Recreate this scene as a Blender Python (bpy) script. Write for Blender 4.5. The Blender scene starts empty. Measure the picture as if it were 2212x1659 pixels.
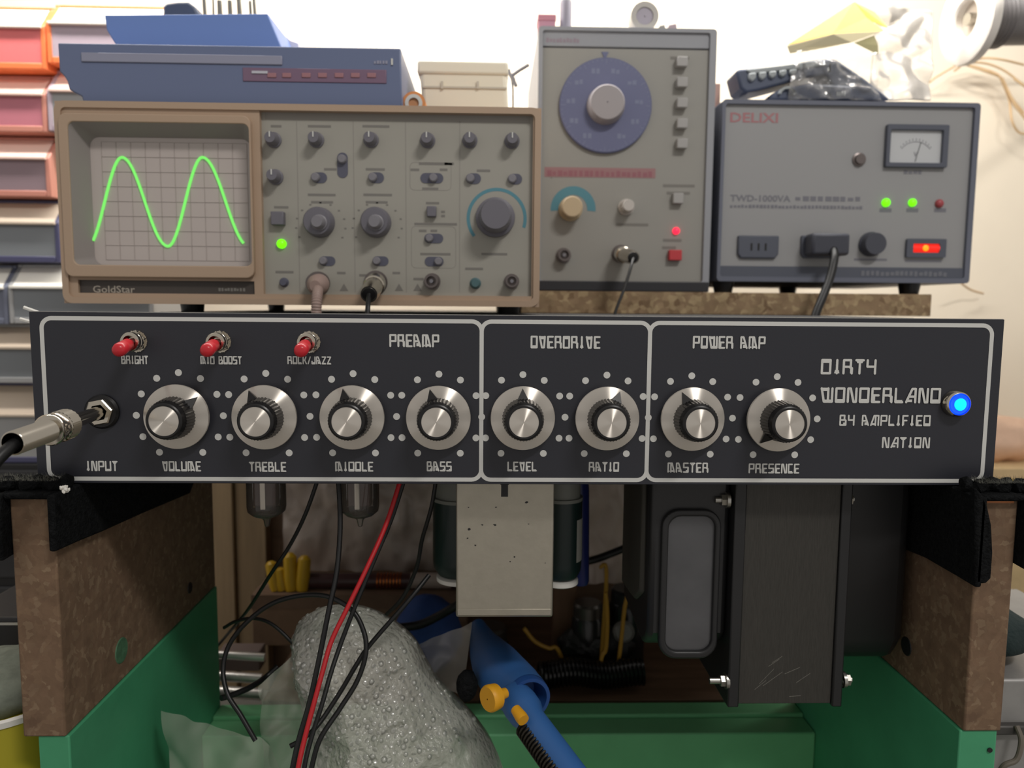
import bpy, math, random
from mathutils import Vector, Matrix, noise as mnoise
PI = math.pi
R = math.radians
scn = bpy.context.scene
COL = scn.collection
random.seed(7)

# ------------------------------------------------------------------ camera
F_PX = 1661.0
CAM_LOC = Vector((-0.01495, -0.35599, 0.04400))
PITCH, YAW, ROLL = 0.10003, 0.02614, -0.00842
_f = Vector((math.sin(YAW) * math.cos(PITCH), math.cos(YAW) * math.cos(PITCH), -math.sin(PITCH)))
_r0 = _f.cross(Vector((0, 0, 1))).normalized()
_d0 = _f.cross(_r0)
_r = math.cos(ROLL) * _r0 + math.sin(ROLL) * _d0
_d = -math.sin(ROLL) * _r0 + math.cos(ROLL) * _d0
cam = bpy.data.cameras.new('camera')
cam_o = bpy.data.objects.new('camera', cam)
COL.objects.link(cam_o)
m = Matrix((( _r.x, -_d.x, -_f.x), (_r.y, -_d.y, -_f.y), (_r.z, -_d.z, -_f.z)))
cam_o.matrix_world = Matrix.Translation(CAM_LOC) @ m.to_4x4()
cam.sensor_width = 36.0
cam.lens = F_PX / 2212 * 36.0
cam.clip_start = 0.01
cam.clip_end = 20
cam.dof.use_dof = True
cam.dof.focus_distance = 0.352
cam.dof.aperture_fstop = cam.lens / 2.4
scn.camera = cam_o

# ------------------------------------------------------------------ world, lights, exposure
w = bpy.data.worlds.new('room_light')
scn.world = w
w.use_nodes = True
bg = w.node_tree.nodes['Background']
bg.inputs[0].default_value = (1.0, 0.955, 0.905, 1)
bg.inputs[1].default_value = 0.41

def area(name, loc, target, sx, sy, power, col):
    l = bpy.data.lights.new(name, 'AREA')
    l.shape = 'RECTANGLE'; l.size = sx; l.size_y = sy
    l.energy = power; l.color = col
    o = bpy.data.objects.new(name, l)
    COL.objects.link(o)
    o.location = loc
    o.rotation_euler = (Vector(target) - Vector(loc)).to_track_quat('-Z', 'Y').to_euler()
    return o
# ceiling lamp of the room, up to the right and behind the photographer
area('ceiling_lamp_light', (0.55, -0.95, 1.15), (0.0, 0.1, 0.0), 0.40, 0.10, 9.0, (1.0, 0.965, 0.92))
# tube lamp on the wall above the instruments
area('tube_lamp_light', (-0.05, 0.33, 0.52), (-0.05, 0.52, 0.10), 1.1, 0.04, 7.0, (1.0, 0.97, 0.92))
scn.view_settings.view_transform = 'Standard'
scn.view_settings.look = 'None'
scn.view_settings.gamma = 1.0
scn.view_settings.use_curve_mapping = False
scn.view_settings.exposure = 0.06

# ------------------------------------------------------------------ helpers
def P(px, py, Y):
    """the point of the place seen at pixel (px, py) that lies in the vertical plane y = Y"""
    d = _f * F_PX + _r * (px - 1106.0) + _d * (py - 829.5)
    t = (Y - CAM_LOC.y) / d.y
    return CAM_LOC + d * t
def XZ(px, py, Y):
    p = P(px, py, Y); return (p.x, p.z)
def PX(px, py, X):
    """the same for the plane x = X"""
    d = _f * F_PX + _r * (px - 1106.0) + _d * (py - 829.5)
    return CAM_LOC + d * ((X - CAM_LOC.x) / d.x)
def M(n, Y):
    return n * (Y - CAM_LOC.y) / F_PX

def lin(c):
    c = c / 255.0
    return c / 12.92 if c <= 0.04045 else ((c + 0.055) / 1.055) ** 2.4
def rgb(c):
    return (lin(c[0]), lin(c[1]), lin(c[2]), 1.0)

MATS = {}
def mat(name, col, rough=0.5, metal=0.0, vary=None, bump=None, emit=None, trans=0.0, alpha=1.0,
        coat=0.0, spec=0.5, aniso=0.0, sss=0.0, stretch=None, ior=1.45, tint2=None):
    """vary=(scale, amount) colour variation; bump=(scale, strength); stretch = xyz scale of the texture space"""
    if name in MATS: return MATS[name]
    mt = bpy.data.materials.new(name); mt.use_nodes = True
    nt = mt.node_tree; b = nt.nodes['Principled BSDF']
    b.inputs['Base Color'].default_value = rgb(col)
    b.inputs['Roughness'].default_value = rough
    b.inputs['Metallic'].default_value = metal
    b.inputs['Specular IOR Level'].default_value = spec
    b.inputs['IOR'].default_value = ior
    b.inputs['Transmission Weight'].default_value = trans
    b.inputs['Alpha'].default_value = alpha
    b.inputs['Coat Weight'].default_value = coat
    vec = None
    if vary or bump:
        tc = nt.nodes.new('ShaderNodeTexCoord'); mp = nt.nodes.new('ShaderNodeMapping')
        nt.links.new(tc.outputs['Object'], mp.inputs['Vector'])
        if stretch: mp.inputs['Scale'].default_value = stretch
        vec = mp.outputs['Vector']
    if vary:
        n = nt.nodes.new('ShaderNodeTexNoise'); n.inputs['Scale'].default_value = vary[0]
        n.inputs['Detail'].default_value = 6; n.inputs['Roughness'].default_value = 0.62
        nt.links.new(vec, n.inputs['Vector'])
        ramp = nt.nodes.new('ShaderNodeValToRGB')
        c = rgb(col); a = vary[1]
        ramp.color_ramp.elements[0].position = 0.3; ramp.color_ramp.elements[1].position = 0.7
        ramp.color_ramp.elements[0].color = (c[0] * (1 - a), c[1] * (1 - a), c[2] * (1 - a), 1)
        ramp.color_ramp.elements[1].color = rgb(tint2) if tint2 else (min(1, c[0] * (1 + a)), min(1, c[1] * (1 + a)), min(1, c[2] * (1 + a)), 1)
        nt.links.new(n.outputs['Fac'], ramp.inputs['Fac'])
        nt.links.new(ramp.outputs['Color'], b.inputs['Base Color'])
    if bump:
        n2 = nt.nodes.new('ShaderNodeTexNoise'); n2.inputs['Scale'].default_value = bump[0]
        n2.inputs['Detail'].default_value = 5
        nt.links.new(vec, n2.inputs['Vector'])
        bp = nt.nodes.new('ShaderNodeBump'); bp.inputs['Strength'].default_value = bump[1]
        bp.inputs['Distance'].default_value = 0.002
        nt.links.new(n2.outputs['Fac'], bp.inputs['Height'])
        nt.links.new(bp.outputs['Normal'], b.inputs['Normal'])
    if aniso:
        b.inputs['Anisotropic'].default_value = aniso
        tg = nt.nodes.new('ShaderNodeTangent'); tg.direction_type = 'RADIAL'; tg.axis = 'Y'
        nt.links.new(tg.outputs['Tangent'], b.inputs['Tangent'])
        b.inputs['Anisotropic Rotation'].default_value = 0.25
    if emit:
        b.inputs['Emission Color'].default_value = rgb(emit[0]); b.inputs['Emission Strength'].default_value = emit[1]
    if sss:
        b.inputs['Subsurface Weight'].default_value = sss
        b.inputs['Subsurface Radius'].default_value = (0.02, 0.02, 0.02)
    MATS[name] = mt
    return mt

def film(name, col, opac, rough=0.15, bump=None, ior=1.5):
    """clear plastic film: part of the light goes straight through"""
    if name in MATS: return MATS[name]
    mt = bpy.data.materials.new(name); mt.use_nodes = True
    nt = mt.node_tree; b = nt.nodes['Principled BSDF']; out = nt.nodes['Material Output']
    b.inputs['Base Color'].default_value = rgb(col); b.inputs['Roughness'].default_value = 0.6
    b.inputs['Specular IOR Level'].default_value = 0.0
    tr = nt.nodes.new('ShaderNodeBsdfTransparent'); mx = nt.nodes.new('ShaderNodeMixShader')
    mx.inputs[0].default_value = opac
    nt.links.new(tr.outputs[0], mx.inputs[1]); nt.links.new(b.outputs[0], mx.inputs[2])
    gl = nt.nodes.new('ShaderNodeBsdfGlossy'); gl.inputs['Roughness'].default_value = rough
    fr = nt.nodes.new('ShaderNodeFresnel'); fr.inputs['IOR'].default_value = ior
    m2 = nt.nodes.new('ShaderNodeMixShader')
    nt.links.new(fr.outputs[0], m2.inputs[0]); nt.links.new(mx.outputs[0], m2.inputs[1]); nt.links.new(gl.outputs[0], m2.inputs[2])
    nt.links.new(m2.outputs[0], out.inputs['Surface'])
    if bump:
        tc = nt.nodes.new('ShaderNodeTexCoord')
        n2 = nt.nodes.new('ShaderNodeTexNoise'); n2.inputs['Scale'].default_value = bump[0]; n2.inputs['Detail'].default_value = 4
        nt.links.new(tc.outputs['Object'], n2.inputs['Vector'])
        bp = nt.nodes.new('ShaderNodeBump'); bp.inputs['Strength'].default_value = bump[1]; bp.inputs['Distance'].default_value = 0.003
        nt.links.new(n2.outputs['Fac'], bp.inputs['Height'])
        for nd in (b, gl, fr): nt.links.new(bp.outputs['Normal'], nd.inputs['Normal'])
    MATS[name] = mt
    return mt

def flecked(name, base, flecks, scale, rough=0.85, bump=0.5):
    """chipboard: flat flecks of several colours"""
    if name in MATS: return MATS[name]
    mt = bpy.data.materials.new(name); mt.use_nodes = True
    nt = mt.node_tree; b = nt.nodes['Principled BSDF']
    b.inputs['Roughness'].default_value = rough
    tc = nt.nodes.new('ShaderNodeTexCoord')
    vo = nt.nodes.new('ShaderNodeTexVoronoi'); vo.inputs['Scale'].default_value = scale
    vo.inputs['Randomness'].default_value = 1
    n = nt.nodes.new('ShaderNodeTexNoise'); n.inputs['Scale'].default_value = scale * 0.35; n.inputs['Detail'].default_value = 5
    mixv = nt.nodes.new('ShaderNodeMix'); mixv.data_type = 'VECTOR'; mixv.inputs[0].default_value = 0.012
    nt.links.new(tc.outputs['Object'], mixv.inputs[4]); nt.links.new(n.outputs['Color'], mixv.inputs[5])
    nt.links.new(mixv.outputs[1], vo.inputs['Vector'])
    nt.links.new(tc.outputs['Object'], n.inputs['Vector'])
    sep = nt.nodes.new('ShaderNodeSeparateColor')
    nt.links.new(vo.outputs['Color'], sep.inputs[0])
    ramp = nt.nodes.new('ShaderNodeValToRGB'); cr = ramp.color_ramp
    cr.elements[0].color = rgb(base); cr.elements[1].color = rgb(flecks[-1])
    cr.elements[0].position = 0.25
    for i, c in enumerate(flecks[:-1]):
        e = cr.elements.new(0.35 + 0.5 * i / max(1, len(flecks) - 1)); e.color = rgb(c)
    nt.links.new(sep.outputs[0], ramp.inputs['Fac'])
    mul = nt.nodes.new('ShaderNodeMix'); mul.data_type = 'RGBA'; mul.blend_type = 'MULTIPLY'; mul.inputs[0].default_value = 0.35
    r2 = nt.nodes.new('ShaderNodeValToRGB'); r2.color_ramp.elements[0].position = 0.3; r2.color_ramp.elements[1].position = 0.65
    r2.color_ramp.elements[0].color = (0.35, 0.3, 0.25, 1)
    nt.links.new(n.outputs['Fac'], r2.inputs['Fac'])
    nt.links.new(ramp.outputs['Color'], mul.inputs[6]); nt.links.new(r2.outputs['Color'], mul.inputs[7])
    nt.links.new(mul.outputs[2], b.inputs['Base Color'])
    bp = nt.nodes.new('ShaderNodeBump'); bp.inputs['Strength'].default_value = bump; bp.inputs['Distance'].default_value = 0.001
    nt.links.new(n.outputs['Fac'], bp.inputs['Height']); nt.links.new(bp.outputs['Normal'], b.inputs['Normal'])
    MATS[name] = mt
    return mt

ORG = {}
def register(o, org): ORG[o.name] = Vector(org)

def thing(name, label, cat, loc, group=None, kind=None):
    o = bpy.data.objects.new(name, None); COL.objects.link(o)
    o.empty_display_size = 0.01
    o.location = loc
    o['label'] = label
    if cat: o['category'] = cat
    if group: o['group'] = group
    if kind: o['kind'] = kind
    register(o, loc)
    return o
def tag(o, label, cat, group=None, kind=None):
    o['label'] = label
    if cat: o['category'] = cat
    if group: o['group'] = group
    if kind: o['kind'] = kind
    return o

class MB:
    def __init__(s): s.v = []; s.f = []
    def add(s, v, f):
        n = len(s.v); s.v += [Vector(q) for q in v]; s.f += [tuple(i + n for i in q) for q in f]; return s
    def box(s, x0, x1, y0, y1, z0, z1):
        return s.add([(x0, y0, z0), (x1, y0, z0), (x1, y1, z0), (x0, y1, z0), (x0, y0, z1), (x1, y0, z1), (x1, y1, z1), (x0, y1, z1)],
                     [(0, 3, 2, 1), (4, 5, 6, 7), (0, 1, 5, 4), (1, 2, 6, 5), (2, 3, 7, 6), (3, 0, 4, 7)])
    def hexa(s, p):
        """eight corners: bottom four, then top four, same order as box"""
        return s.add(p, [(0, 3, 2, 1), (4, 5, 6, 7), (0, 1, 5, 4), (1, 2, 6, 5), (2, 3, 7, 6), (3, 0, 4, 7)])
    def prism(s, pts, y0, y1):
        n = len(pts)
        if y0 > y1: y0, y1 = y1, y0
        a = sum(pts[i][0] * pts[(i + 1) % n][1] - pts[(i + 1) % n][0] * pts[i][1] for i in range(n))
        if a < 0: pts = pts[::-1]
        v = [(x, y0, z) for x, z in pts] + [(x, y1, z) for x, z in pts]
        f = [tuple(range(n)), tuple(range(2 * n - 1, n - 1, -1))]
        f += [(i, i + n, (i + 1) % n + n, (i + 1) % n) for i in range(n)]
        return s.add(v, f)
    def prism_x(s, pts, x0, x1):
        """outline in (y, z), drawn out along x"""
        n = len(pts)
        a = sum(pts[i][0] * pts[(i + 1) % n][1] - pts[(i + 1) % n][0] * pts[i][1] for i in range(n))
        if a < 0: pts = pts[::-1]
        v = [(x0, y, z) for y, z in pts] + [(x1, y, z) for y, z in pts]
        f = [tuple(range(n - 1, -1, -1)), tuple(range(n, 2 * n))]
        f += [(i, (i + 1) % n, (i + 1) % n + n, i + n) for i in range(n)]
        return s.add(v, f)
    def ring(s, a, b, y0, y1):
        """frame between outline a (outer) and b (inner), same count, from y0 (front) to y1"""
        n = len(a)
        v = [(x, y0, z) for x, z in a] + [(x, y0, z) for x, z in b] + [(x, y1, z) for x, z in a] + [(x, y1, z) for x, z in b]
        f = []
        for i in range(n):
            j = (i + 1) % n
            f += [(i, j, n + j, n + i), (2 * n + i, 3 * n + i, 3 * n + j, 2 * n + j), (i, 2 * n + i, 2 * n + j, j), (n + i, n + j, 3 * n + j, 3 * n + i)]
        return s.add(v, f)
    def funnel(s, a, ya, b, yb):
        n = len(a)
        v = [(x, ya, z) for x, z in a] + [(x, yb, z) for x, z in b]
        return s.add(v, [(i, (i + 1) % n, n + (i + 1) % n, n + i) for i in range(n)])
    def lathe(s, c, axis, prof, n=32, caps=True, flute=0.0, teeth=0, rot=0.0):
        """prof = [(height along axis, radius)]"""
        ax = Vector(axis).normalized()
        u = ax.orthogonal().normalized() if abs(ax.y) < 0.99 else Vector((1, 0, 0))
        v = ax.cross(u)
        c = Vector(c); V = []; Fc = []
        for h, r in prof:
            for i in range(n):
                a = 2 * PI * i / n + rot
                rr = r * (1 + (flute * (0.5 + 0.5 * math.cos(teeth * a)) if teeth else 0))
                V.append(c + ax * h + (u * math.cos(a) + v * math.sin(a)) * rr)
        k = len(prof)
        for j in range(k - 1):
            for i in range(n):
                i2 = (i + 1) % n
                Fc.append((j * n + i, j * n + i2, (j + 1) * n + i2, (j + 1) * n + i))
        if caps:
            Fc.append(tuple(range(n - 1, -1, -1))); Fc.append(tuple(range((k - 1) * n, k * n)))
        return s.add(V, Fc)
    def cyl(s, a, b, r0, r1=None, n=24):
        a = Vector(a); b = Vector(b)
        return s.lathe(a, b - a, [(0, r0), ((b - a).length, r0 if r1 is None else r1)], n)
    def tube(s, pts, r, n=8, caps=True):
        pts = [Vector(p) for p in pts]
        rs = r if isinstance(r, (list, tuple)) else [r] * len(pts)
        V = []; Fc = []; u = None
        for i, p in enumerate(pts):
            t = (pts[min(i + 1, len(pts) - 1)] - pts[max(i - 1, 0)]).normalized()
            if u is None: u = t.orthogonal().normalized()
            u = (u - t * u.dot(t))
            u = u.normalized() if u.length > 1e-6 else t.orthogonal().normalized()
            w_ = t.cross(u)
            for k in range(n):
                a = 2 * PI * k / n
                V.append(p + (u * math.cos(a) + w_ * math.sin(a)) * rs[i])
        for i in range(len(pts) - 1):
            for k in range(n):
                k2 = (k + 1) % n
                Fc.append((i * n + k, i * n + k2, (i + 1) * n + k2, (i + 1) * n + k))
        if caps:
            Fc.append(tuple(range(n - 1, -1, -1))); Fc.append(tuple(range((len(pts) - 1) * n, len(pts) * n)))
        return s.add(V, Fc)
    def arc(s, cx, cz, r0, r1, a0, a1, y0, y1, n=40):
        """flat ring sector, angles in degrees clockwise from up"""
        A = [(math.sin(R(a0 + (a1 - a0) * i / n)), math.cos(R(a0 + (a1 - a0) * i / n))) for i in range(n + 1)]
        V = []
        for q in ((y0, r0), (y0, r1), (y1, r0), (y1, r1)):
            V += [(cx + q[1] * a, q[0], cz + q[1] * b) for a, b in A]
        k = n + 1; Fc = []
        for i in range(n):
            Fc += [(i, k + i, k + i + 1, i + 1), (k + i, 3 * k + i, 3 * k + i + 1, k + i + 1), (i + 1, 2 * k + i + 1, 2 * k + i, i)]
        Fc += [(0, k, 3 * k, 2 * k), (n, 2 * k + n, 3 * k + n, k + n)]
        return s.add(V, Fc)
    def dot(s, x, y, z, r, n=20):
        V = [(x + r * math.cos(2 * PI * i / n), y, z + r * math.sin(2 * PI * i / n)) for i in range(n)]
        return s.add(V, [tuple(range(n))])
    def build(s, name, mt, parent=None, bevel=0.0, seg=2, smooth=35, label=None):
        me = bpy.data.meshes.new(name)
        if parent is not None: org = ORG[parent.name]
        else:
            xs = [q.x for q in s.v]; ys = [q.y for q in s.v]; zs = [q.z for q in s.v]
            org = Vector(((min(xs) + max(xs)) / 2, (min(ys) + max(ys)) / 2, min(zs)))
        me.from_pydata([q - org for q in s.v], [], s.f)
        me.update()
        if smooth:
            me.polygons.foreach_set('use_smooth', [True] * len(me.polygons))
            me.set_sharp_from_angle(angle=R(smooth))
        o = bpy.data.objects.new(name, me); COL.objects.link(o)
        if parent is not None: o.parent = parent
        else: o.location = org
        register(o, org)
        me.materials.append(mt)
        if bevel:
            bv = o.modifiers.new('bevel', 'BEVEL'); bv.width = bevel; bv.segments = seg; bv.limit_method = 'ANGLE'; bv.angle_limit = R(40)
        if label: o['label'] = label
        return o

def structure(o): o['kind'] = 'structure'; return o
def rrect(x0, x1, z0, z1, r, n=5):
    if x0 > x1: x0, x1 = x1, x0
    if z0 > z1: z0, z1 = z1, z0
    pts = []
    for cx, cz, a in ((x1 - r, z1 - r, 0), (x0 + r, z1 - r, 90), (x0 + r, z0 + r, 180), (x1 - r, z0 + r, 270)):
        for i in range(n + 1):
            t = R(a + 90 * i / n); pts.append((cx + r * math.cos(t), cz + r * math.sin(t)))
    return pts
def spline(pts, k=8):
    pts = [Vector(p) for p in pts]; out = []
    q = [pts[0] * 2 - pts[1]] + pts + [pts[-1] * 2 - pts[-2]]
    for i in range(1, len(q) - 2):
        for j in range(k):
            t = j / k
            out.append(0.5 * ((2 * q[i]) + (-q[i - 1] + q[i + 1]) * t + (2 * q[i - 1] - 5 * q[i] + 4 * q[i + 1] - q[i + 2]) * t * t
                              + (-q[i - 1] + 3 * q[i] - 3 * q[i + 1] + q[i + 2]) * t ** 3))
    out.append(pts[-1]); return out
def px_path(lst): return [P(a, b, y) for a, b, y in lst]

def font_text(txt, x, z, y, h, width, mt, name, parent, bold=0.0):
    """plain sans text standing in the plane y, left-bottom corner at x, z; cap height h; squeezed to width"""
    cu = bpy.data.curves.new('t', 'FONT'); cu.body = txt; cu.size = 1.0; cu.offset = bold
    cu.resolution_u = 2
    ob = bpy.data.objects.new('t', cu); COL.objects.link(ob)
    dg = bpy.context.evaluated_depsgraph_get(); dg.update()
    me = ob.evaluated_get(dg).to_mesh()
    V = [v.co.copy() for v in me.vertices]; Fc = [tuple(p.vertices) for p in me.polygons]
    ob.evaluated_get(dg).to_mesh_clear()
    bpy.data.objects.remove(ob); bpy.data.curves.remove(cu)
    x0 = min(v.x for v in V); x1 = max(v.x for v in V); z0 = min(v.y for v in V); z1 = max(v.y for v in V)
    mb = MB(); mb.add([(x + (v.x - x0) / (x1 - x0) * width, y, z + (v.y - z0) / (z1 - z0) * h) for v in V], Fc)
    return mb.build(name, mt, parent, smooth=0)

def blur_text(n, x, z, y, h, width, mt, name, parent):
    """small print that cannot be read in the photograph: a row of uneven marks"""
    rnd = random.Random(n * 13 + int(abs(x) * 9999)); mb = MB(); k = width / n
    for i in range(n):
        a = x + k * i; wv = k * rnd.uniform(.6, .85)
        mb.box(a, a + wv, y, y + .0003, z + h * rnd.choice((0, 0, .1)), z + h * rnd.choice((.8, 1, 1)))
    return mb.build(name, mt, parent, smooth=0)

# lettering of the front panel: strokes and blobs on a unit box
SQ = lambda x0, z0, x1, z1: [(x0, z0), (x1, z0), (x1, z1), (x0, z1)]
GL = {
 'A': ([[(0, 0), (0, 1), (.4, 1), (1, 0)], [(0, .45), (.65, .45)]], [[(.35, 0), (1, 0), (.82, .3), (.35, .3)]], 1.0),
 'a': ([[(1, 0), (1, 1), (.62, 1), (0, 0)], [(1, .42), (.35, .42)]], [[(0, 0), (.65, 0), (.65, .2), (.15, .2)]], 1.05),
 'B': ([[(0, 0), (0, 1), (.75, 1), (.75, .55), (1, .48), (1, 0), (0, 0)], [(0, .52), (.8, .52)]], [SQ(.55, 0, 1, .25)], .95),
 'C': ([[(.9, 1), (0, 1), (0, 0), (1, 0)]], [SQ(0, 0, 1, .22)], .8),
 'D': ([[(0, 0), (0, 1), (1, 1), (1, 0), (0, 0)]], [SQ(0, .78, 1, 1)], .95),
 'd': ([[(0, 0), (0, 1), (1, 1), (1, 0), (0, 0)]], [SQ(0, 0, 1, .22)], .95),
 'E': ([[(1, 1), (0, 1), (0, 0), (1, 0)], [(0, .5), (.85, .5)]], [SQ(0, 0, .4, .5)], .85),
 'F': ([[(1, 1), (0, 1), (0, 0)], [(0, .5), (.8, .5)]], [SQ(0, 0, .3, .5)], .8),
 'G': ([[(1, 1), (0, 1), (0, 0), (1, 0), (1, .5), (.5, .5)]], [SQ(.55, 0, 1, .25)], .95),
 'H': ([[(0, 0), (0, 1)], [(1, 0), (1, 1)], [(0, .5), (1, .5)]], [SQ(.8, 0, 1.1, .5)], .9),
 'I': ([[(.5, 0), (.5, 1)]], [[(0, 0), (1, 0), (.85, .25), (.15, .25)]], .62),
 'J': ([[(1, 1), (1, 0), (0, 0), (0, .35)]], [SQ(.25, 0, 1, .25)], .8),
 'K': ([[(0, 0), (0, 1)], [(0, .5), (.5, .52), (.9, 1)], [(.5, .52), (1, 0)]], [[(.5, .3), (1.05, 0), (.75, 0)]], .85),
 'L': ([[(0, 1), (0, 0), (1, 0)]], [SQ(0, 0, 1, .16)], .8),
 'M': ([[(0, 0), (0, 1), (.62, 1), (1, 0)], [(.45, 1), (.45, 0)]], [[(.42, 0), (1, 0), (.95, .2), (.42, .2)], SQ(0, 0, .25, .15)], 1.25),
 'm': ([[(1, 0), (1, 1), (.4, 1), (0, 0)], [(.6, 1), (.6, 0)]], [[(0, 0), (.6, 0), (.6, .2), (.08, .2)]], 1.25),
 'N': ([[(0, 0), (0, 1), (.3, 1), (.7, 0), (1, 0), (1, 1)]], [], .95),
 'O': ([[(0, 0), (0, 1), (1, 1), (1, 0), (0, 0)]], [SQ(0, 0, 1, .2)], .92),
 'P': ([[(0, 0), (0, 1), (1, 1), (1, .45), (0, .45)]], [], .92),
 'R': ([[(0, 0), (0, 1), (.85, 1), (.85, .5), (0, .5)], [(.6, .5), (1, .4), (1, 0)]], [[(.78, 0), (1.05, 0), (1.05, .4), (.78, .48)]], .95),
 'S': ([[(.95, 1), (0, 1), (0, .52), (1, .52), (1, 0), (0, 0)]], [SQ(.5, 0, 1, .22)], .9),
 'T': ([[(.5, 0), (.5, 1)], [(0, 1), (1, 1)]], [[(0, 1), (1, 1), (.85, .78), (.15, .78)]], .85),
 'U': ([[(0, 1), (0, 0), (1, 0), (1, 1)]], [SQ(0, 0, 1, .18)], .95),
 'V': ([[(.05, 1), (.42, 0), (.8, 0), (.92, 1)]], [[(0, 1.05), (1, 1.05), (.93, .76), (.08, .76)]], 1.0),
 'W': ([[(.0, 1), (.25, 0), (1, 0), (1, 1)], [(.62, 1), (.62, 0)]], [[(-.05, 1.05), (.68, 1.05), (.68, .8), (.0, .8)], SQ(.25, 0, 1, .16)], 1.25),
 'Y': ([[(0, 1), (0, .52), (1, .52)], [(1, 1), (1, 0)]], [[(.7, .5), (1.1, .5), (1.1, .7), (1, .7)]], .9),
 'Z': ([[(0, 1), (1, 1), (0, 0), (1, 0)]], [SQ(.3, 0, 1, .15)], .9),
 '/': ([[(0, 0), (1, 1)]], [], .6),
}
def panel_word(txt, x0, x1, z0, z1, y, mt, parent, name='lettering'):
    hgt = z1 - z0; lw = hgt * 0.15; gap = .36
    tot = sum((GL[c][2] * .78 if c != ' ' else .45) for c in txt) + gap * (len(txt) - 1)
    k = (x1 - x0 - lw) / tot; mb = MB(); x = x0 + lw / 2
    zb = z0 + lw / 2; zh = hgt - lw; lay = [y]
    def up(): lay[0] -= 4e-6; return lay[0]
    for c in txt:
        if c == ' ': x += (.45 + gap) * k; continue
        st, bl, wd = GL[c]; wd = wd * .78 * k
        T = lambda q: (x + q[0] * wd, zb + q[1] * zh)
        for pl in st:
            pp = [T(q) for q in pl]
            for a, b in zip(pp, pp[1:]):
                dx, dz = b[0] - a[0], b[1] - a[1]; L = math.hypot(dx, dz) or 1
                nx, nz = -dz / L * lw / 2, dx / L * lw / 2
                yy = up(); mb.add([(a[0] - nx, yy, a[1] - nz), (b[0] - nx, yy, b[1] - nz), (b[0] + nx, yy, b[1] + nz), (a[0] + nx, yy, a[1] + nz)], [(0, 1, 2, 3)])
            for q in pp: mb.dot(q[0], up(), q[1], lw / 2, 8)
        for pl in bl:
            pp = [T(q) for q in pl]; yy = up()
            mb.add([(q[0], yy, q[1]) for q in pp], [tuple(range(len(pp)))])
        x += wd + gap * k
    return mb.build(name, mt, parent, smooth=0)
# ------------------------------------------------------------------ materials
m_wall = mat('cream_wall_paint', (236, 224, 204), 0.9, vary=(3.0, 0.05), bump=(60, 0.06))
m_black = mat('black_panel_paint', (43, 44, 51), 0.42, bump=(900, 0.03))
m_print = mat('silver_print', (206, 206, 202), 0.4)
m_alu = mat('turned_aluminium', (238, 231, 221), 0.40, 1.0, aniso=1.0)
m_blkpl = mat('black_plastic', (22, 21, 22), 0.33)
m_blksat = mat('black_satin', (28, 28, 29), 0.5)
m_chrome = mat('nickel', (200, 192, 178), 0.16, 1.0)
m_steel = mat('zinc_steel', (180, 178, 172), 0.32, 1.0)
m_redcap = mat('red_rubber', (200, 42, 52), 0.28)
m_rubber = mat('black_cable', (17, 17, 18), 0.42)
m_redcab = mat('red_cable', (176, 24, 32), 0.4)
m_felt = mat('black_felt', (24, 25, 26), 1.0, vary=(400, 0.5), bump=(900, 0.9), spec=0.1)
m_fibre = mat('grey_fibre', (92, 92, 84), 0.9)
m_board = flecked('brown_chipboard', (116, 92, 71), [(120, 95, 74), (125, 101, 78), (112, 88, 68), (138, 116, 92)], 340)
m_slab = flecked('raw_chipboard', (150, 126, 98), [(168, 144, 112), (126, 102, 76), (184, 162, 126), (140, 118, 90)], 230)
m_green = mat('green_paint', (68, 150, 108), 0.5, vary=(14, 0.12), bump=(90, 0.12))
m_ltgreen = mat('light_green_paint', (104, 174, 124), 0.5, vary=(20, 0.08), bump=(90, 0.12))
m_bench = mat('grey_bench', (120, 116, 108), 0.7, vary=(30, 0.15))
m_darkshelf = mat('dark_shelf', (62, 62, 62), 0.6, vary=(30, 0.2))
m_brown = mat('brown_plywood', (140, 114, 92), 0.7, vary=(9, 0.25), bump=(40, 0.1), stretch=(1, 1, 8))
m_plank = mat('pale_pine', (164, 140, 108), 0.7, vary=(8, 0.25), bump=(40, 0.1), stretch=(7, 7, 0.6))

# ------------------------------------------------------------------ the setting
ZB = -0.335
o = MB().box(-1.3, 1.3, 0.62, 0.66, -0.9, 1.3).build('wall_back', m_wall, smooth=0)
tag(o, 'cream painted wall behind the instruments', None, kind='structure')
o = MB().box(-1.4, 1.4, -1.8, 0.66, -1.09, -1.05).build('floor', mat('floor_tile', (150, 140, 128), .6), smooth=0)
tag(o, 'room floor below the workbench', None, kind='structure')
wb = thing('workbench', 'grey workbench top under the green stand', 'workbench', (0, .16, -1.05))
MB().box(-1.2, 1.2, -0.30, 0.615, ZB - 0.04, ZB).build('bench_top', m_bench, wb, bevel=0.002)
for x in (-1.15, 1.15):
    for y in (-.26, .56): MB().box(x - .03, x + .03, y - .03, y + .03, -1.05, ZB - .04).build('leg', m_bench, wb)

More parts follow.
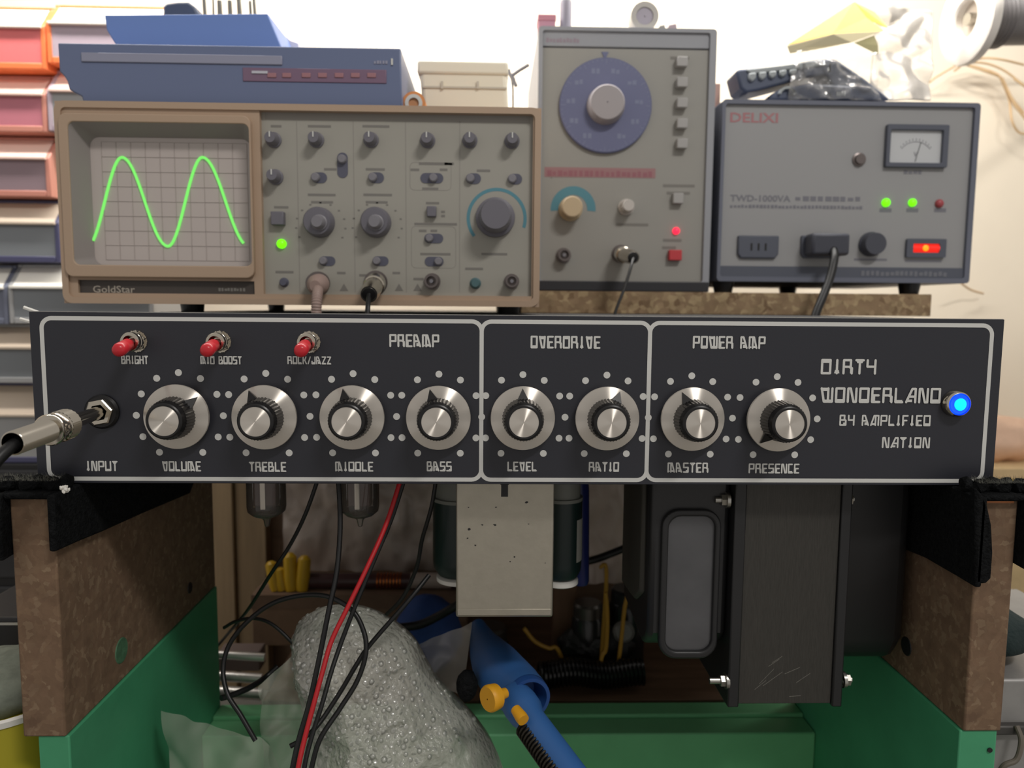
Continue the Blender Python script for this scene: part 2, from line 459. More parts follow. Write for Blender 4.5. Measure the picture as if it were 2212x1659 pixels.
# ------------------------------------------------------------------ green stand and side boards
YF = -0.016; YK = 0.176
zbot = P(130, 1592, YF).z
ZT = P(1106, 1046, 0).z            # bottom edge of the amplifier panel
ztop = ZT - 0.003
lx0, lx1 = P(33, 1300, YF).x, P(127, 1300, YF).x
rx0, rx1 = P(2094, 1400, YF).x, P(2176, 1400, YF).x
ZRAIL = P(1300, 1517, YK).z
st = thing('wooden_stand', 'green painted wooden stand with open front under the amplifier', 'stand', (0, 0.08, ZB))
for a, b, sgn in ((lx0 + 0.006, lx1 + 0.001, -1), (rx0 - 0.001, rx1 - 0.001, 1)):
    mb = MB().box(a, b, YF + 0.001, YK, ZB, zbot)
    mb.build('side_panel', m_green, st, bevel=0.0008)
inx0, inx1 = lx1 + 0.001, rx0 - 0.001
MB().box(inx0, inx1, 0.159, YK, ZRAIL - 0.02, ZRAIL).build('back_rail', m_ltgreen, st, bevel=0.0012)
MB().box(inx0, inx1, 0.138, 0.1585, ZRAIL - 0.03, ZRAIL - 0.0022).build('front_rail', m_ltgreen, st, bevel=0.0012)
MB().box(inx0, inx1, 0.140, 0.157, ZB, ZRAIL - 0.03).build('lower_board', m_green, st)
MB().box(inx0, inx1, 0.02, 0.139, ZB, ZB + 0.010).build('bottom_board', m_ltgreen, st, bevel=0.001)
# nail dimple in the right foot
q = P(2140, 1622, YF)
MB().cyl((q.x, YF + 0.0008, q.z), (q.x, YF + 0.0003, q.z), 0.0012, n=10).build('nail_hole', m_blksat, st)

def board(name, label, x0, x1, holes):
    t = thing(name, label, 'board', ((x0 + x1) / 2, 0.08, zbot))
    MB().box(x0, x1, YF, YK, zbot, ztop).build('panel', m_board, t, bevel=0.0009)
    xi = x1 if x0 < 0 else x0; s = 1 if x0 < 0 else -1
    for (px, py, r, mt) in holes:
        c = PX(px, py, xi)
        MB().lathe((xi - s * 0.0002, c.y, c.z), (s, 0, 0), [(0, r * 1.25), (0.0006, r * 1.15), (0.0006, r), (0.0003, 0.0001)], 18, caps=False).build('screw_hole', mt, t)
    return t
m_paintchip = mat('green_paint_spill', (74, 112, 84), 0.6, vary=(300, 0.3))
bl = board('chipboard_side', 'brown chipboard side board under the input jack end of the amplifier', lx0, lx1,
           [(262, 1405, 0.0056, m_paintchip), (410, 1270, 0.003, m_blksat)])
br = board('chipboard_side', 'brown chipboard side board under the blue lamp end of the amplifier', rx0, rx1,
           [(1958, 1396, 0.0042, m_blksat)])
# raw edge strip on the top of the right board's front
q0 = XZ(2130, 1086, YF); q1 = XZ(2190, 1066, YF)
MB().box(q0[0], q1[0], YF - 0.0006, YF, q0[1], min(q1[1], ztop)).build('edge_strip', mat('orange_wood', (176, 112, 70), 0.7, vary=(60, 0.2)), br)

def felt(name, label, xi, xo, flap, oz, front=None):
    s = 1 if xi > xo else -1            # towards the inside of the stand
    t = thing(name, label, 'felt', ((xi + xo) / 2, 0.06, ztop))
    T = 0.0028
    yb = 0.172
    MB().box(min(xo, xi) - 0.0005, max(xi, xo) + 0.0005, YF - 0.004, yb, ztop + .0002, ZT - .0002).build('top_layer', m_felt, t, bevel=0.001)
    pts = [PX(a, b, xi) for a, b in flap]
    pl = [(p.y, p.z) for p in pts] + [(yb, ztop - 0.002), (yb, ZT - 0.0004), (YF - 0.006, ZT - 0.0004)]
    pl[0] = (YF - 0.006, pl[0][1])
    MB().prism_x(pl, xi + s * 0.0002, xi + s * (T + 0.0005)).build('inner_flap', m_felt, t, bevel=0.001)
    MB().prism_x([(YF - .004, oz + .012), (.06, oz + .016), (.06, ZT - .001), (YF - .004, ZT - .001)], xo - s * .0042, xo - s * .0110).build('outer_fold', m_felt, t, bevel=.003, seg=3)
    po = [(YF - 0.006, oz), (0.05, oz + 0.004), (yb, oz + 0.012), (yb, ZT - 0.0004), (YF - 0.006, ZT - 0.0004)]
    MB().prism_x(po, xo - s * 0.0004, xo - s * (T + 0.0012)).build('outer_flap', m_felt, t, bevel=0.001)
    # rolled front edge, standing a little above the foot of the panel
    n = 26; mb = MB()
    pth = [Vector((xo - s * 0.012 + (xi + s * 0.004 - xo + s * 0.012) * i / n, YF + 0.006 + 0.002 * math.sin(i * .8), ZT + 0.0022 + 0.0008 * math.sin(i * 1.3))) for i in range(n + 1)]
    mb.tube(pth, [0.0032 + 0.0006 * math.sin(i * 2.1) for i in range(n + 1)], 10)
    mb.build('front_roll', m_felt, t)
    if front:
        pf = [XZ(a, b, YF - 0.003) for a, b in front]
        MB().prism(pf, YF - 0.006, YF - 0.0009).build('front_flap', m_felt, t, bevel=0.0012)
    fb = MB()
    rnd = random.Random(3)
    for i in range(1300):
        x = xo + (xi - xo) * rnd.uniform(-.45, 1.05); y = YF + rnd.uniform(-0.001, 0.010) if rnd.random() < .75 else rnd.uniform(0.01, 0.07)
        if abs(x) < 0.226 and y > -0.004: y = YF + rnd.uniform(-0.001, 0.008)
        z = ZT + (0.0048 if y < YF + 0.011 else -0.0004)
        d = Vector((rnd.uniform(-1, 1), rnd.uniform(-1, 1), rnd.uniform(-.1, 1.0))).normalized() * rnd.uniform(.001, .0034)
        k = Vector((d.y, -d.x, 0.2 * d.z)).normalized() * 0.00007
        a = Vector((x, y, z)); fb.add([a - k, a + k, a + d], [(0, 1, 2)])
    f = fb.build('fibres', m_fibre, t, smooth=0); f['kind'] = 'stuff'
    return t
felt('felt_pad', 'black felt pad draped over the board below the input jack', lx1, lx0,
     [(118, 1185), (160, 1168), (205, 1150), (290, 1112), (400, 1066)], ZT - 0.030)
felt('felt_pad', 'black felt pad draped over the board below the blue lamp', rx0, rx1,
     [(2108, 1262), (2080, 1245), (2012, 1206), (1958, 1184), (1900, 1150)], ZT - 0.034,
     front=[(2100, 1050), (2122, 1075), (2134, 1130), (2137, 1190), (2133, 1245), (2122, 1257), (2098, 1257)])
rc = P(140, 1056, YF - 0.010)
mb = MB(); rnd = random.Random(5)
for i in range(14):
    d = Vector((rnd.uniform(-1, 1), rnd.uniform(-1, 1), rnd.uniform(-1, 1))) * .0011
    mb.lathe(rc + d, (rnd.uniform(-1, 1), rnd.uniform(-1, 1), 1), [(-.0009, .0003), (0, .0009), (.0009, .0002)], 6)
tag(mb.build('foam_crumb', mat('white_foam', (225, 222, 214), .8)), 'small white foam crumb stuck on the black felt', 'crumb')

# ------------------------------------------------------------------ amplifier
amp = thing('guitar_amplifier', 'black amplifier chassis with eight silver knobs and a blue lamp', 'amplifier', (0, 0.05, ZT))
pxl = P(72, 860, 0).x; pxr = P(2158, 860, 0).x; pzt = P(1106, 681.5, 0).z
MB().box(pxl, pxr, 0.0, 0.002, ZT, pzt).build('front_panel', m_black, amp, bevel=0.00025)
MB().box(pxl + .0004, pxr - .0004, 0.0004, 0.0022, pzt, pzt + .00022).build('bare_top_edge', m_steel, amp, smooth=0)
ch = MB()
ch.box(pxl + .012, pxr - .012, 0.0022, 0.130, ZT, ZT + .0015)
ch.box(pxl + .012, pxl + .0135, 0.0022, 0.130, ZT, pzt - .006)
ch.box(pxr - .0135, pxr - .012, 0.0022, 0.130, ZT, pzt - .006)
ch.box(pxl + .012, pxr - .012, 0.1285, 0.130, ZT, pzt - .006)
ch.build('chassis_tray', m_steel, amp, smooth=0)
YP = -0.00012
# printed frames
fz0 = P(1106, 1040.5, 0).z; fz1 = P(1106, 690.5, 0).z
ex = [P(94, 870, 0).x, P(1039.7, 900, 0).x, P(1399.5, 900, 0).x, P(2136.5, 870, 0).x]
LW = M(9, 0)
for i in range(3):
    a, b = ex[i] - (LW / 2 if i else 0), ex[i + 1] + (LW / 2 if i < 2 else 0)
    ro, ri = 0.0055, 0.0055 - LW
    A = rrect(a, b, fz0, fz1, ro, 8); B = rrect(a + LW, b - LW, fz0 + LW, fz1 - LW, ri, 8)
    n = len(A)
    mb = MB(); mb.add([(x, YP, z) for x, z in A] + [(x, YP, z) for x, z in B], [(k, (k + 1) % n, n + (k + 1) % n, n + k) for k in range(n)])
    for v_ in mb.v: v_.y -= 4e-6 * i
    mb.build('printed_frame', m_print, amp, smooth=0)
for txt, a, b, t, bt in (
    ('PREAMP', 841, 949, 722, 750), ('OVERDRIVE', 1146, 1297, 725.5, 753), ('POWER AMP', 1496.4, 1653, 726, 753.5),
    ('BRIGHT', 262, 321, 768, 786.6), ('MID BOOST', 433, 523, 769, 787), ('ROCK/JAZZ', 621, 716, 769.6, 787),
    ('INPUT', 185.6, 255, 995.4, 1017.5), ('VOLUME', 350, 435, 996, 1018), ('TREBLE', 538, 619, 997.4, 1019),
    ('MIddLE', 724, 806.7, 997, 1018.4), ('BASS', 921.8, 976, 996.4, 1018), ('LEVEL', 1096, 1159.5, 997, 1018),
    ('RATIO', 1271.7, 1337, 997.7, 1019), ('MASTER', 1441.6, 1530, 999, 1021), ('PRESENCE', 1616.9, 1726, 1001, 1022.5),
    ('DIRTY', 1773, 1892.5, 775.5, 809), ('WONdERLaNd', 1771.6, 2031, 837, 870.7), ('BY AmPLIFIEd', 1813, 2009, 896, 920),
    ('NaTION', 1905, 2008, 944, 968)):
    mx = (a + b) / 2
    panel_word(txt, P(a, (t + bt) / 2, 0).x, P(b, (t + bt) / 2, 0).x, P(mx, bt, 0).z, P(mx, t, 0).z, YP, m_print, amp)

# knobs: fluted black body, silver skirt, silver cap, black pointer
KN = [(388.9, 897.5, 48), (576.5, 898.8, -27), (764, 899.2, -16), (948.3, 900, -16), (1128.7, 900.7, -1), (1309, 901.5, 23), (1491.3, 902.8, -24), (1674.8, 904.3, -141)]
RD = 0.0199
first = None
def knob_meshes(x, z):
    c = (x, 0, z); ax = (0, -1, 0)
    body = MB().lathe(c, ax, [(.0005, .0085), (.0036, .0085), (.0060, .0094), (.0150, .0086)], 120, caps=False, flute=.045, teeth=40)
    body.lathe(c, ax, [(.0148, .0088), (.0166, .0084), (.0176, .0080), (.0180, .0074), (.0180, .0066), (.0172, .0066), (.0172, .0001)], 64, caps=False)
    skirt = MB().lathe(c, ax, [(.0006, .0130), (.0030, .0147), (.0042, .0149), (.0047, .0147), (.0068, .0093), (.0068, .0080)], 72, caps=False)
    cap = MB().lathe(c, ax, [(.0172, .0069), (.0178, .0069), (.0179, .0066), (.0179, .0001)], 64, caps=False)
    return body, skirt, cap
for i, (px, py, ang) in enumerate(KN):
    x, z = XZ(px, py, 0)
    body, skirt, cap = knob_meshes(x, z)
    k = body.build('knob', m_blkpl, amp, smooth=28)
    skirt.build('skirt', m_alu, k, smooth=25, label='turned aluminium skirt')
    cap.build('cap', m_alu, k, smooth=25, label='turned aluminium cap')
    ca, sa = math.cos(R(ang)), math.sin(R(ang))
    def KP(r, t, h): return (x + r * sa + t * ca, -h, z + r * ca - t * sa)
    pt = MB()
    hb = .0069; ht = .0052
    pt.add([KP(.0088, -.0026, hb), KP(.0088, .0026, hb), KP(.0140, 0, ht), KP(.0088, -.0026, .0086), KP(.0088, .0026, .0086), KP(.0140, 0, ht + .0006)],
           [(0, 2, 1), (3, 4, 5), (0, 1, 4, 3), (1, 2, 5, 4), (2, 0, 3, 5)])
    pt.build('pointer', m_blkpl, k, smooth=0)
    d = MB()
    for j in range(-5, 6):
        if j == -3 and i: continue      # this dot is shared with the knob before
        a = R(30 * j)
        d.dot(x + RD * math.sin(a), YP * 1.5, z + RD * math.cos(a), .0016)
    d.build('scale_dots', m_print, amp, smooth=0)['kind'] = 'stuff'

# toggle switches
for (px, py) in ((295, 737), (476, 738), (669, 738.7)):
    x, z = XZ(px, py, 0); c = (x, 0, z)
    nut = MB().lathe(c, (0, -1, 0), [(0, .0047), (.0003, .0049), (.0026, .0049), (.003, .0045), (.003, .0030)], 6, caps=False, rot=.3)
    nut.lathe(c, (0, -1, 0), [(0, .0049), (.0005, .0049), (.0005, .003)], 32, caps=False)
    for j in range(16):     # teeth of the lock washer
        a = 2 * PI * j / 16
        nut.box(x + .0048 * math.cos(a) - .0003, x + .0048 * math.cos(a) + .0003, -.0007, -.0001, z + .0048 * math.sin(a) - .0003, z + .0048 * math.sin(a) + .0003)
    sw = nut.build('toggle_switch', m_chrome, amp, smooth=25)
    MB().lathe(c, (0, -1, 0), [(.001, .0043), (.0042, .0043), (.0044, .0040), (.0048, .0043), (.0070, .0043), (.0074, .0040), (.0074, .0029), (.004, .0020), (.004, .0001)], 32, caps=False).build('bushing', m_chrome, sw)
    dirv = Vector((0, -1, -.24)).normalized()
    MB().lathe(Vector((x, -.004, z)), dirv, [(.0, .0016), (.004, .0018), (.0045, .0027), (.0125, .0031), (.0143, .0027), (.0150, .0016), (.0152, .0003)], 24).build('lever_cap', m_redcap, sw, smooth=60, label='red rubber lever cap')

# input jack
jx, jz = XZ(222, 889, 0)
jk = MB().lathe((jx, 0, jz), (0, -1, 0), [(0, .0079), (.0012, .0079), (.0022, .0070), (.0024, .0052), (.001, .0052)], 40, caps=False).build('input_jack', m_blkpl, amp)
MB().lathe((jx, 0, jz), (0, -1, 0), [(.0016, .0062), (.0018, .0064), (.0040, .0064), (.0044, .0058), (.0044, .0040), (.002, .0038)], 6, caps=False, rot=.2).build('hex_nut', m_chrome, jk, smooth=20)

# blue lamp
bx, bz = XZ(2061, 871, 0)
lb = MB().lathe((bx, 0, bz), (0, -1, 0), [(0, .0060), (.0004, .0063), (.0030, .0063), (.0042, .0058), (.0046, .0052), (.0036, .0049), (.002, .0048)], 40, caps=False).build('pilot_lamp', m_chrome, amp)
m_blue = mat('blue_lens', (8, 40, 255), .15, emit=((10, 60, 255), 2.2), trans=.3)
MB().lathe((bx, 0, bz), (0, -1, 0), [(.002, .0048), (.0038, .0048), (.0046, .0044), (.0042, .0034), (.0044, .0026), (.0040, .0016), (.0042, .0001)], 36, caps=False).build('lens', m_blue, lb, label='glowing blue lens')
MB().lathe((bx + .0004, -.0042, bz - .0001), (0, -1, 0), [(0, .0030), (.0003, .0028), (.0006, .0018), (.0007, .0001)], 20, caps=False).build('glow_core', mat('blue_led', (0, 200, 255), .3, emit=((0, 200, 255), 1.6)), lb)

# shielded can under the chassis
YC = 0.018
cx0, cx1 = P(985, 1190, YC).x, P(1196, 1190, YC).x
czb = P(1090, 1334, YC).z
m_can = mat('cast_aluminium', (172, 166, 152), .42, .75, vary=(120, .05), bump=(300, .05))
can = MB().box(cx0, cx1, YC, YC + .042, czb, ZT).build('filter_can', m_can, amp, bevel=.0012, seg=3, label='silver aluminium shield can')
MB().box(cx0 + .0008, cx1 - .0008, YC - .0003, YC + .0001, czb + .0012, czb + .0045).build('bottom_lip', m_can, can, bevel=.0004)
sx, szz = XZ(1090, 1060, YC)
mb = MB().box(sx - .0017, sx + .0017, YC - .0002, YC + .001, P(1090, 1073, YC).z, ZT)
for j in range(5):
    mb.box(sx - .0021, sx + .0021, YC - .00022, YC + .001, ZT - .0006 - j * .0009 - .0003, ZT - .0006 - j * .0009)
mb.build('threaded_slot', m_blksat, can, smooth=0)
sp = MB(); rnd = random.Random(11)
for (a, b, r) in ((1012, 1096, 2), (1071, 1096, 2.5), (1138, 1085, 4), (1069, 1134, 4), (1042, 1134, 3), (1013, 1143, 4.5), (1010, 1163, 2.5), (1027, 1178, 3), (1111, 1203, 2.5), (1142, 1132, 2), (1178, 1216, 1.5), (1102, 1213, 2)):
    x, z = XZ(a, b, YC); n = 7
    V = [(x + M(r, YC) * rnd.uniform(.5, 1.3) * math.cos(2 * PI * k / n), YC - .0001, z + M(r, YC) * rnd.uniform(.3, .8) * math.sin(2 * PI * k / n)) for k in range(n)]
    sp.add(V, [tuple(range(n))])
s_ = sp.build('specks', m_blksat, can, smooth=0); s_['kind'] = 'stuff'

# two big capacitors hanging beside the can
m_cap = mat('dark_green_sleeve', (22, 40, 38), .38)
m_white = mat('white_plastic', (222, 220, 214), .45)
for (pc, rp, tp, bt, extra) in ((990, 56, 1078, 1240, 0), (1212, 46, 1078, 1247, 1)):
    Y = .062; x = P(pc, 1150, Y).x; r = M(rp, Y); zt_ = P(pc, tp, Y).z; zb_ = P(pc, bt, Y).z
    c = MB().lathe((x, Y, zb_), (0, 0, 1), [(0, r * .55), (.001, r * .8), (.005, r * .97), (.009, r), (zt_ - zb_, r)], 36).build('capacitor', m_cap, amp)
    MB().lathe((x, Y, zt_), (0, 0, 1), [(0, r * 1.02), (.0018, r * 1.02), (.0018, r * .9), (ZT - zt_, r * .9)], 36).build('clamp_ring', mat('grey_ring', (120, 122, 116), .5), c)
    MB().lathe((x, Y, zb_ - .0034), (0, 0, 1), [(0, r * .78), (.0006, r * .86), (.0028, r * .86), (.0036, r * .7)], 36).build('end_plate', m_white, c, label='white end plate')
    if extra:
        MB().arc(0, 0, r * 1.005, r * 1.03, 0, 1, 0, 1, 2)
        lab = MB(); n = 10; V = []; Fc = []
        for zz in (P(pc, 1205, Y).z, P(pc, 1115, Y).z):
            for k in range(n + 1):
                a = R(-48 + 46 * k / n); V.append((x + r * 1.015 * math.cos(a), Y + r * 1.015 * math.sin(a), zz))
        for k in range(n): Fc.append((k, k + 1, n + 2 + k, n + 1 + k))
        lab.add(V, Fc).build('paper_label', mat('grey_label', (150, 150, 144), .6), c)
# blue shrink sleeve behind the right capacitor
Y = .075; x0, _ = XZ(1262, 1150, Y); r = .0045
MB().lathe((P(1258, 1150, Y).x, Y, P(1258, 1262, Y).z), (-.05, 0, 1), [(0, r * .8), (.002, r), (P(1258, 1062, Y).z - P(1258, 1262, Y).z, r * 1.4), (ZT - P(1258, 1262, Y).z, r * 1.2)], 24).build('shrink_sleeve', mat('navy_plastic', (30, 38, 92), .35), amp)

# two glass tubes with their tips down
m_glass = film('tube_glass', (140, 132, 124), .26, .03)
m_getter = mat('dark_anode', (70, 54, 52), .35, .6)
for pc in (577, 778):
    Y = .05; x, zb_ = XZ(pc, 1136, Y); r = M(42, Y)
    g = MB().lathe((x, Y, zb_), (0, 0, 1), [(-.0006, .0003), (0, .0012), (.0035, .0019), (.0048, .0034), (.0062, r * .72), (.0085, r * .96), (.011, r), (ZT - zb_, r)], 36, caps=False).build('vacuum_tube', m_glass, amp, smooth=60, label='small glass vacuum tube')
    MB().box(x - r * .62, x + r * .62, Y - r * .32, Y + r * .32, zb_ + .011, ZT).build('anode', m_getter, g, bevel=.001)
    MB().lathe((x, Y, zb_ + .0055), (0, 0, 1), [(0, r * .55), (.0025, r * .9), (.0032, r * .93)], 32, caps=False).build('getter_flash', mat('getter_mirror', (96, 104, 98), .1, 1.0), g)
    MB().box(x - r * .2, x + r * .05, Y - r * .42, Y - r * .36, zb_ + .010, ZT).build('heater_post', m_chrome, g)

# transformer
YT = .016
tx0, tx1 = P(1603, 1290, YT).x, P(1806, 1290, YT).x
tzb = P(1700, 1520, YT).z
m_lam = mat('black_laminations', (62, 60, 56), .42, .2, vary=(260, .35), bump=(300, .25), stretch=(40, 40, .6))
m_blkmet = mat('black_enamel', (34, 34, 35), .38)
tr = MB().box(tx0, tx1, YT, YT + .085, tzb, ZT).build('power_transformer', m_lam, amp, bevel=.0004, label='black laminated mains transformer')
fl = M(26, YT)
scr = MB()
for (a, b, c, e) in ((1640, 1478, 1672, 1445), (1648, 1482, 1690, 1452), (1660, 1440, 1684, 1424), (1695, 1456, 1728, 1442), (1630, 1490, 1655, 1470), (1705, 1505, 1730, 1503), (1668, 1432, 1690, 1418), (1720, 1475, 1750, 1455)):
    p_, q_ = P(a, b, YT - .00005), P(c, e, YT - .00005); scr.add([p_, q_, q_ + Vector((0, 0, .0002)), p_ + Vector((0, 0, .0002))], [(0, 1, 2, 3)])
scr.build('scratches', mat('bare_scratch', (130, 128, 120), .5), tr, smooth=0)['kind'] = 'stuff'
for a, b in ((tx0 - fl, tx0), (tx1, tx1 + fl * .9)):
    MB().box(a, b, YT - .0016, YT + .088, tzb - .0012, ZT).build('flange', m_blkmet, tr, bevel=.0008)
# left bell with a sunken panel
bx0 = P(1405, 1290, YT).x; bx1 = tx0 - fl
zb2 = P(1500, 1425, YT).z
outer = rrect(bx0, bx1 - .0001, zb2, ZT, .008, 6); 
pa = rrect(P(1432, 1300, YT).x, P(1552, 1300, YT).x, P(1500, 1424, YT).z, P(1500, 1108, YT).z, .008, 6)
pb = rrect(P(1443, 1300, YT).x, P(1543, 1300, YT).x, P(1500, 1412, YT).z, P(1500, 1119, YT).z, .0062, 6)
bell = MB(); bell.prism_x([(YT + .010, zb2 + .006), (YT + .005, zb2 + .012), (YT + .005, ZT), (YT + .078, ZT), (YT + .078, zb2 + .004), (YT + .02, zb2)], bx0, bx1)
bell = bell.build('end_bell', m_blkmet, tr, bevel=.003, seg=3)
yb_ = YT + .005
MB().ring(rrect(P(1428, 1300, YT).x, P(1556, 1300, YT).x, P(1500, 1428, YT).z, P(1500, 1104, YT).z, .009, 6), pb, yb_ - .003, yb_ + .002).build('bell_rim', m_blkmet, bell, bevel=.0012, seg=3)
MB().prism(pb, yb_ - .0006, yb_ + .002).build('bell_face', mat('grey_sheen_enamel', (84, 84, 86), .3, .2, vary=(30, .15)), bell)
MB().prism_x([(YT + .03, zb2 + .02), (YT + .014, zb2 + .03), (YT + .014, ZT), (YT + .07, ZT), (YT + .07, zb2 + .015)], P(1384, 1200, .03).x, bx0 + .001).build('bell_side', mat('brown_winding_cover', (62, 60, 54), .6), bell, bevel=.002)
bz2 = P(1880, 1420, .05).z
bell2 = MB().prism_x([(YT + .020, bz2 + .006), (YT + .012, bz2 + .02), (YT + .012, ZT), (YT + .078, ZT), (YT + .078, bz2 + .006), (YT + .060, bz2)], tx1 + fl * .9, P(1926, 1250, .045).x).build('end_bell', m_blkmet, tr, bevel=.006, seg=3)
def bolt(px, py, Y, par, d=-1, L=.006):
    p = P(px, py, Y); a = (d, 0, 0)
    b = MB().lathe(p, a, [(-.001, .0042), (.0006, .0042), (.0006, .002)], 24, caps=False)
    b.lathe(p, a, [(.0006, .0030), (.0030, .0030), (.0032, .0018)], 6, caps=False)
    b.lathe(p, a, [(.003, .0016), (L, .0016), (L, .0001)], 14, caps=False)
    b.build('bolt', m_steel, par, smooth=25)
bolt(1570, 1080, YT + .004, tr); bolt(1568, 1470, YT + .002, tr, L=.0085)
bolt(1826, 1078, YT + .004, tr, 1, .004); bolt(1822, 1468, YT + .004, tr, 1, .004)
bolt(1400, 1265, .05, tr, L=.005)

# ------------------------------------------------------------------ plug in the input jack
d = Vector((0, -1, -.045)).normalized(); c0 = Vector((jx, -.0044, jz))
pl = thing('jack_plug', 'nickel jack plug with knurled collar in the amplifier input', 'plug', c0)
MB().lathe(c0, d, [(-.003, .0030), (.022, .0030), (.0225, .0040), (.0265, .0042)], 24).build('tip_sleeve', m_chrome, pl)
kn = MB(); n, rows = 48, 9; V = []; Fc = []
for j in range(rows * 2 + 1):
    for i in range(n):
        rr = .0063 + (.00022 if (i + j) % 2 else -.0001); a = 2 * PI * (i + .0) / n
        V.append(c0 + d * (.0260 + .0066 * j / (rows * 2)) + Vector((math.cos(a), 0, math.sin(a))) * rr)
for j in range(rows * 2):
    for i in range(n): Fc.append((j * n + i, j * n + (i + 1) % n, (j + 1) * n + (i + 1) % n, (j + 1) * n + i))
kn.add(V, Fc); kn.build('knurled_collar', m_chrome, pl, smooth=0)
MB().lathe(c0, d, [(.0250, .003), (.0252, .0060), (.0260, .0063)], 36, caps=False).build('collar_face', m_chrome, pl)
MB().lathe(c0, d, [(.0326, .0063), (.0332, .0058), (.0368, .0058), (.0372, .0064), (.0388, .0065), (.0396, .0060), (.0398, .0046)], 40, caps=False).build('barrel', m_chrome, pl, smooth=40)
prof = []
for j in range(34):
    h = .0396 + j * .00068
    prof += [(h, .0044), (h + .0003, .0047)]
prof += [(.0628, .0044), (.0630, .0041), (.0560, .0039), (.045, .0037)]
MB().lathe(c0, d, prof, 36, caps=False).build('spring_relief', m_chrome, pl, smooth=60)
ce = c0 + d * .052
MB().tube(spline([ce, c0 + d * .062 + Vector((-.0006, 0, -.001)), Vector((jx - .004, -.075, jz - .011)), Vector((jx - .010, -.083, jz - .026)), Vector((jx - .013, -.088, jz - .05)), Vector((jx - .014, -.092, jz - .10)), Vector((jx - .010, -.10, ZB + .003))], 8), .0024, 12).build('cable', m_rubber, pl)
# ------------------------------------------------------------------ shelf and chipboard slab
ZS = P(700, 676, .16).z
sh = thing('instrument_shelf', 'dark shelf behind the amplifier carrying the oscilloscope', 'shelf', (0.0, .35, ZB))
MB().box(-.225, .258, .135, .600, ZS - .018, ZS).build('shelf_board', m_darkshelf, sh, bevel=.001)
MB().box(.226, .243, .24, .560, ZB, ZS - .018).build('upright', m_brown, sh, bevel=.001)
MB().box(P(448, 1200, .37).x, P(505, 1200, .37).x, .37, .392, ZB, ZS - .018).build('upright', m_plank, sh, bevel=.001)
MB().box(P(507, 1200, .37).x, P(572, 1200, .37).x, .375, .392, ZB, ZS - .018).build('upright', m_plank, sh, bevel=.001)
MB().box(-.30, .225, .395, .403, ZB, ZS - .018).build('back_board', m_brown, sh, bevel=.001)
YG = .295
zs1 = P(1700, 633, YG - .004).z
o = MB().box(P(1125, 655, YG - .004).x, P(2012, 655, YG - .004).x, YG - .004, .57, ZS, zs1).build('chipboard_slab', m_slab, bevel=.0006)
tag(o, 'raw chipboard slab under the signal generator and voltage stabilizer', 'board')

# ------------------------------------------------------------------ oscilloscope
YS = .145
G = lambda px, py: XZ(px, py, YS)
m_scope = mat('taupe_plastic', (176, 152, 130), .55, bump=(500, .05))
m_ctrl = mat('grey_beige_panel', (160, 157, 148), .55)
m_knobg = mat('hazed_grey_knob', (110, 108, 116), .45)  # knob grey lifted so its colour carries a pale glare veil
m_knobl = mat('light_grey_knob', (128, 126, 132), .45)
m_ink = mat('hazed_grey_ink', (124, 121, 116), .6)  # legend ink lightened, low haze contrast put into its colour
m_teal = mat('teal_ink', (86, 138, 152), .6)
m_screen = mat('crt_glass', (190, 180, 175), .2, coat=.2)
m_slot = mat('charcoal_strip', (70, 64, 60), .5)
sx0 = (P(112, 260, YS).x + P(146, 640, YS).x) / 2; sx1 = P(1167, 450, YS).x
sz0 = P(650, 659, YS).z; sz1 = P(650, 226, YS).z
sc = thing('oscilloscope', 'taupe oscilloscope with a green sine wave on its screen', 'oscilloscope', ((sx0 + sx1) / 2, YS + .11, ZS))
MB().box(sx0 + .003, sx1 - .003, YS + .014, YS + .245, sz0 + .002, sz1 - .001).build('case', m_scope, sc, bevel=.003)
# front frame with openings for the screen and the control panel
fa = rrect(sx0, sx1, sz0, sz1, .006, 6)
hx0, hz1 = G(560, 238); hx1, hz0 = G(1152, 640)
hx0 = P(565, 440, YS).x; hx1 = P(1150, 440, YS).x
kx0, kx1 = P(160, 430, YS).x, P(545, 430, YS).x
kz0, kz1 = P(350, 574, YS).z, P(350, 268, YS).z
fr = MB()
zstrip1 = P(350, 606, YS).z; zstrip0 = P(350, 634, YS).z
for (a, b, c, d_) in ((sx0, kx0, sz0, sz1), (kx0, kx1, kz1, sz1), (kx1, hx0, sz0, sz1), (kx0, kx1, zstrip1, kz0), (kx0, kx1, sz0, zstrip0),
                     (hx0, hx1, hz1, sz1), (hx0, hx1, sz0, hz0), (hx1, sx1, sz0, sz1)):
    fr.box(a, b, YS, YS + .02, c, d_)
# outer edges rounded by a separate thin frame
fr.ring(fa, rrect(sx0 + .004, sx1 - .004, sz0 + .004, sz1 - .004, .003, 6), YS - .0016, YS + .02)
fr.build('front_frame', m_scope, sc)
ho = rrect(kx0, kx1, kz0, kz1, .004, 5); hi = rrect(P(180, 430, YS).x, P(533, 430, YS).x, P(350, 572, YS).z, P(350, 290, YS).z, .006, 5)
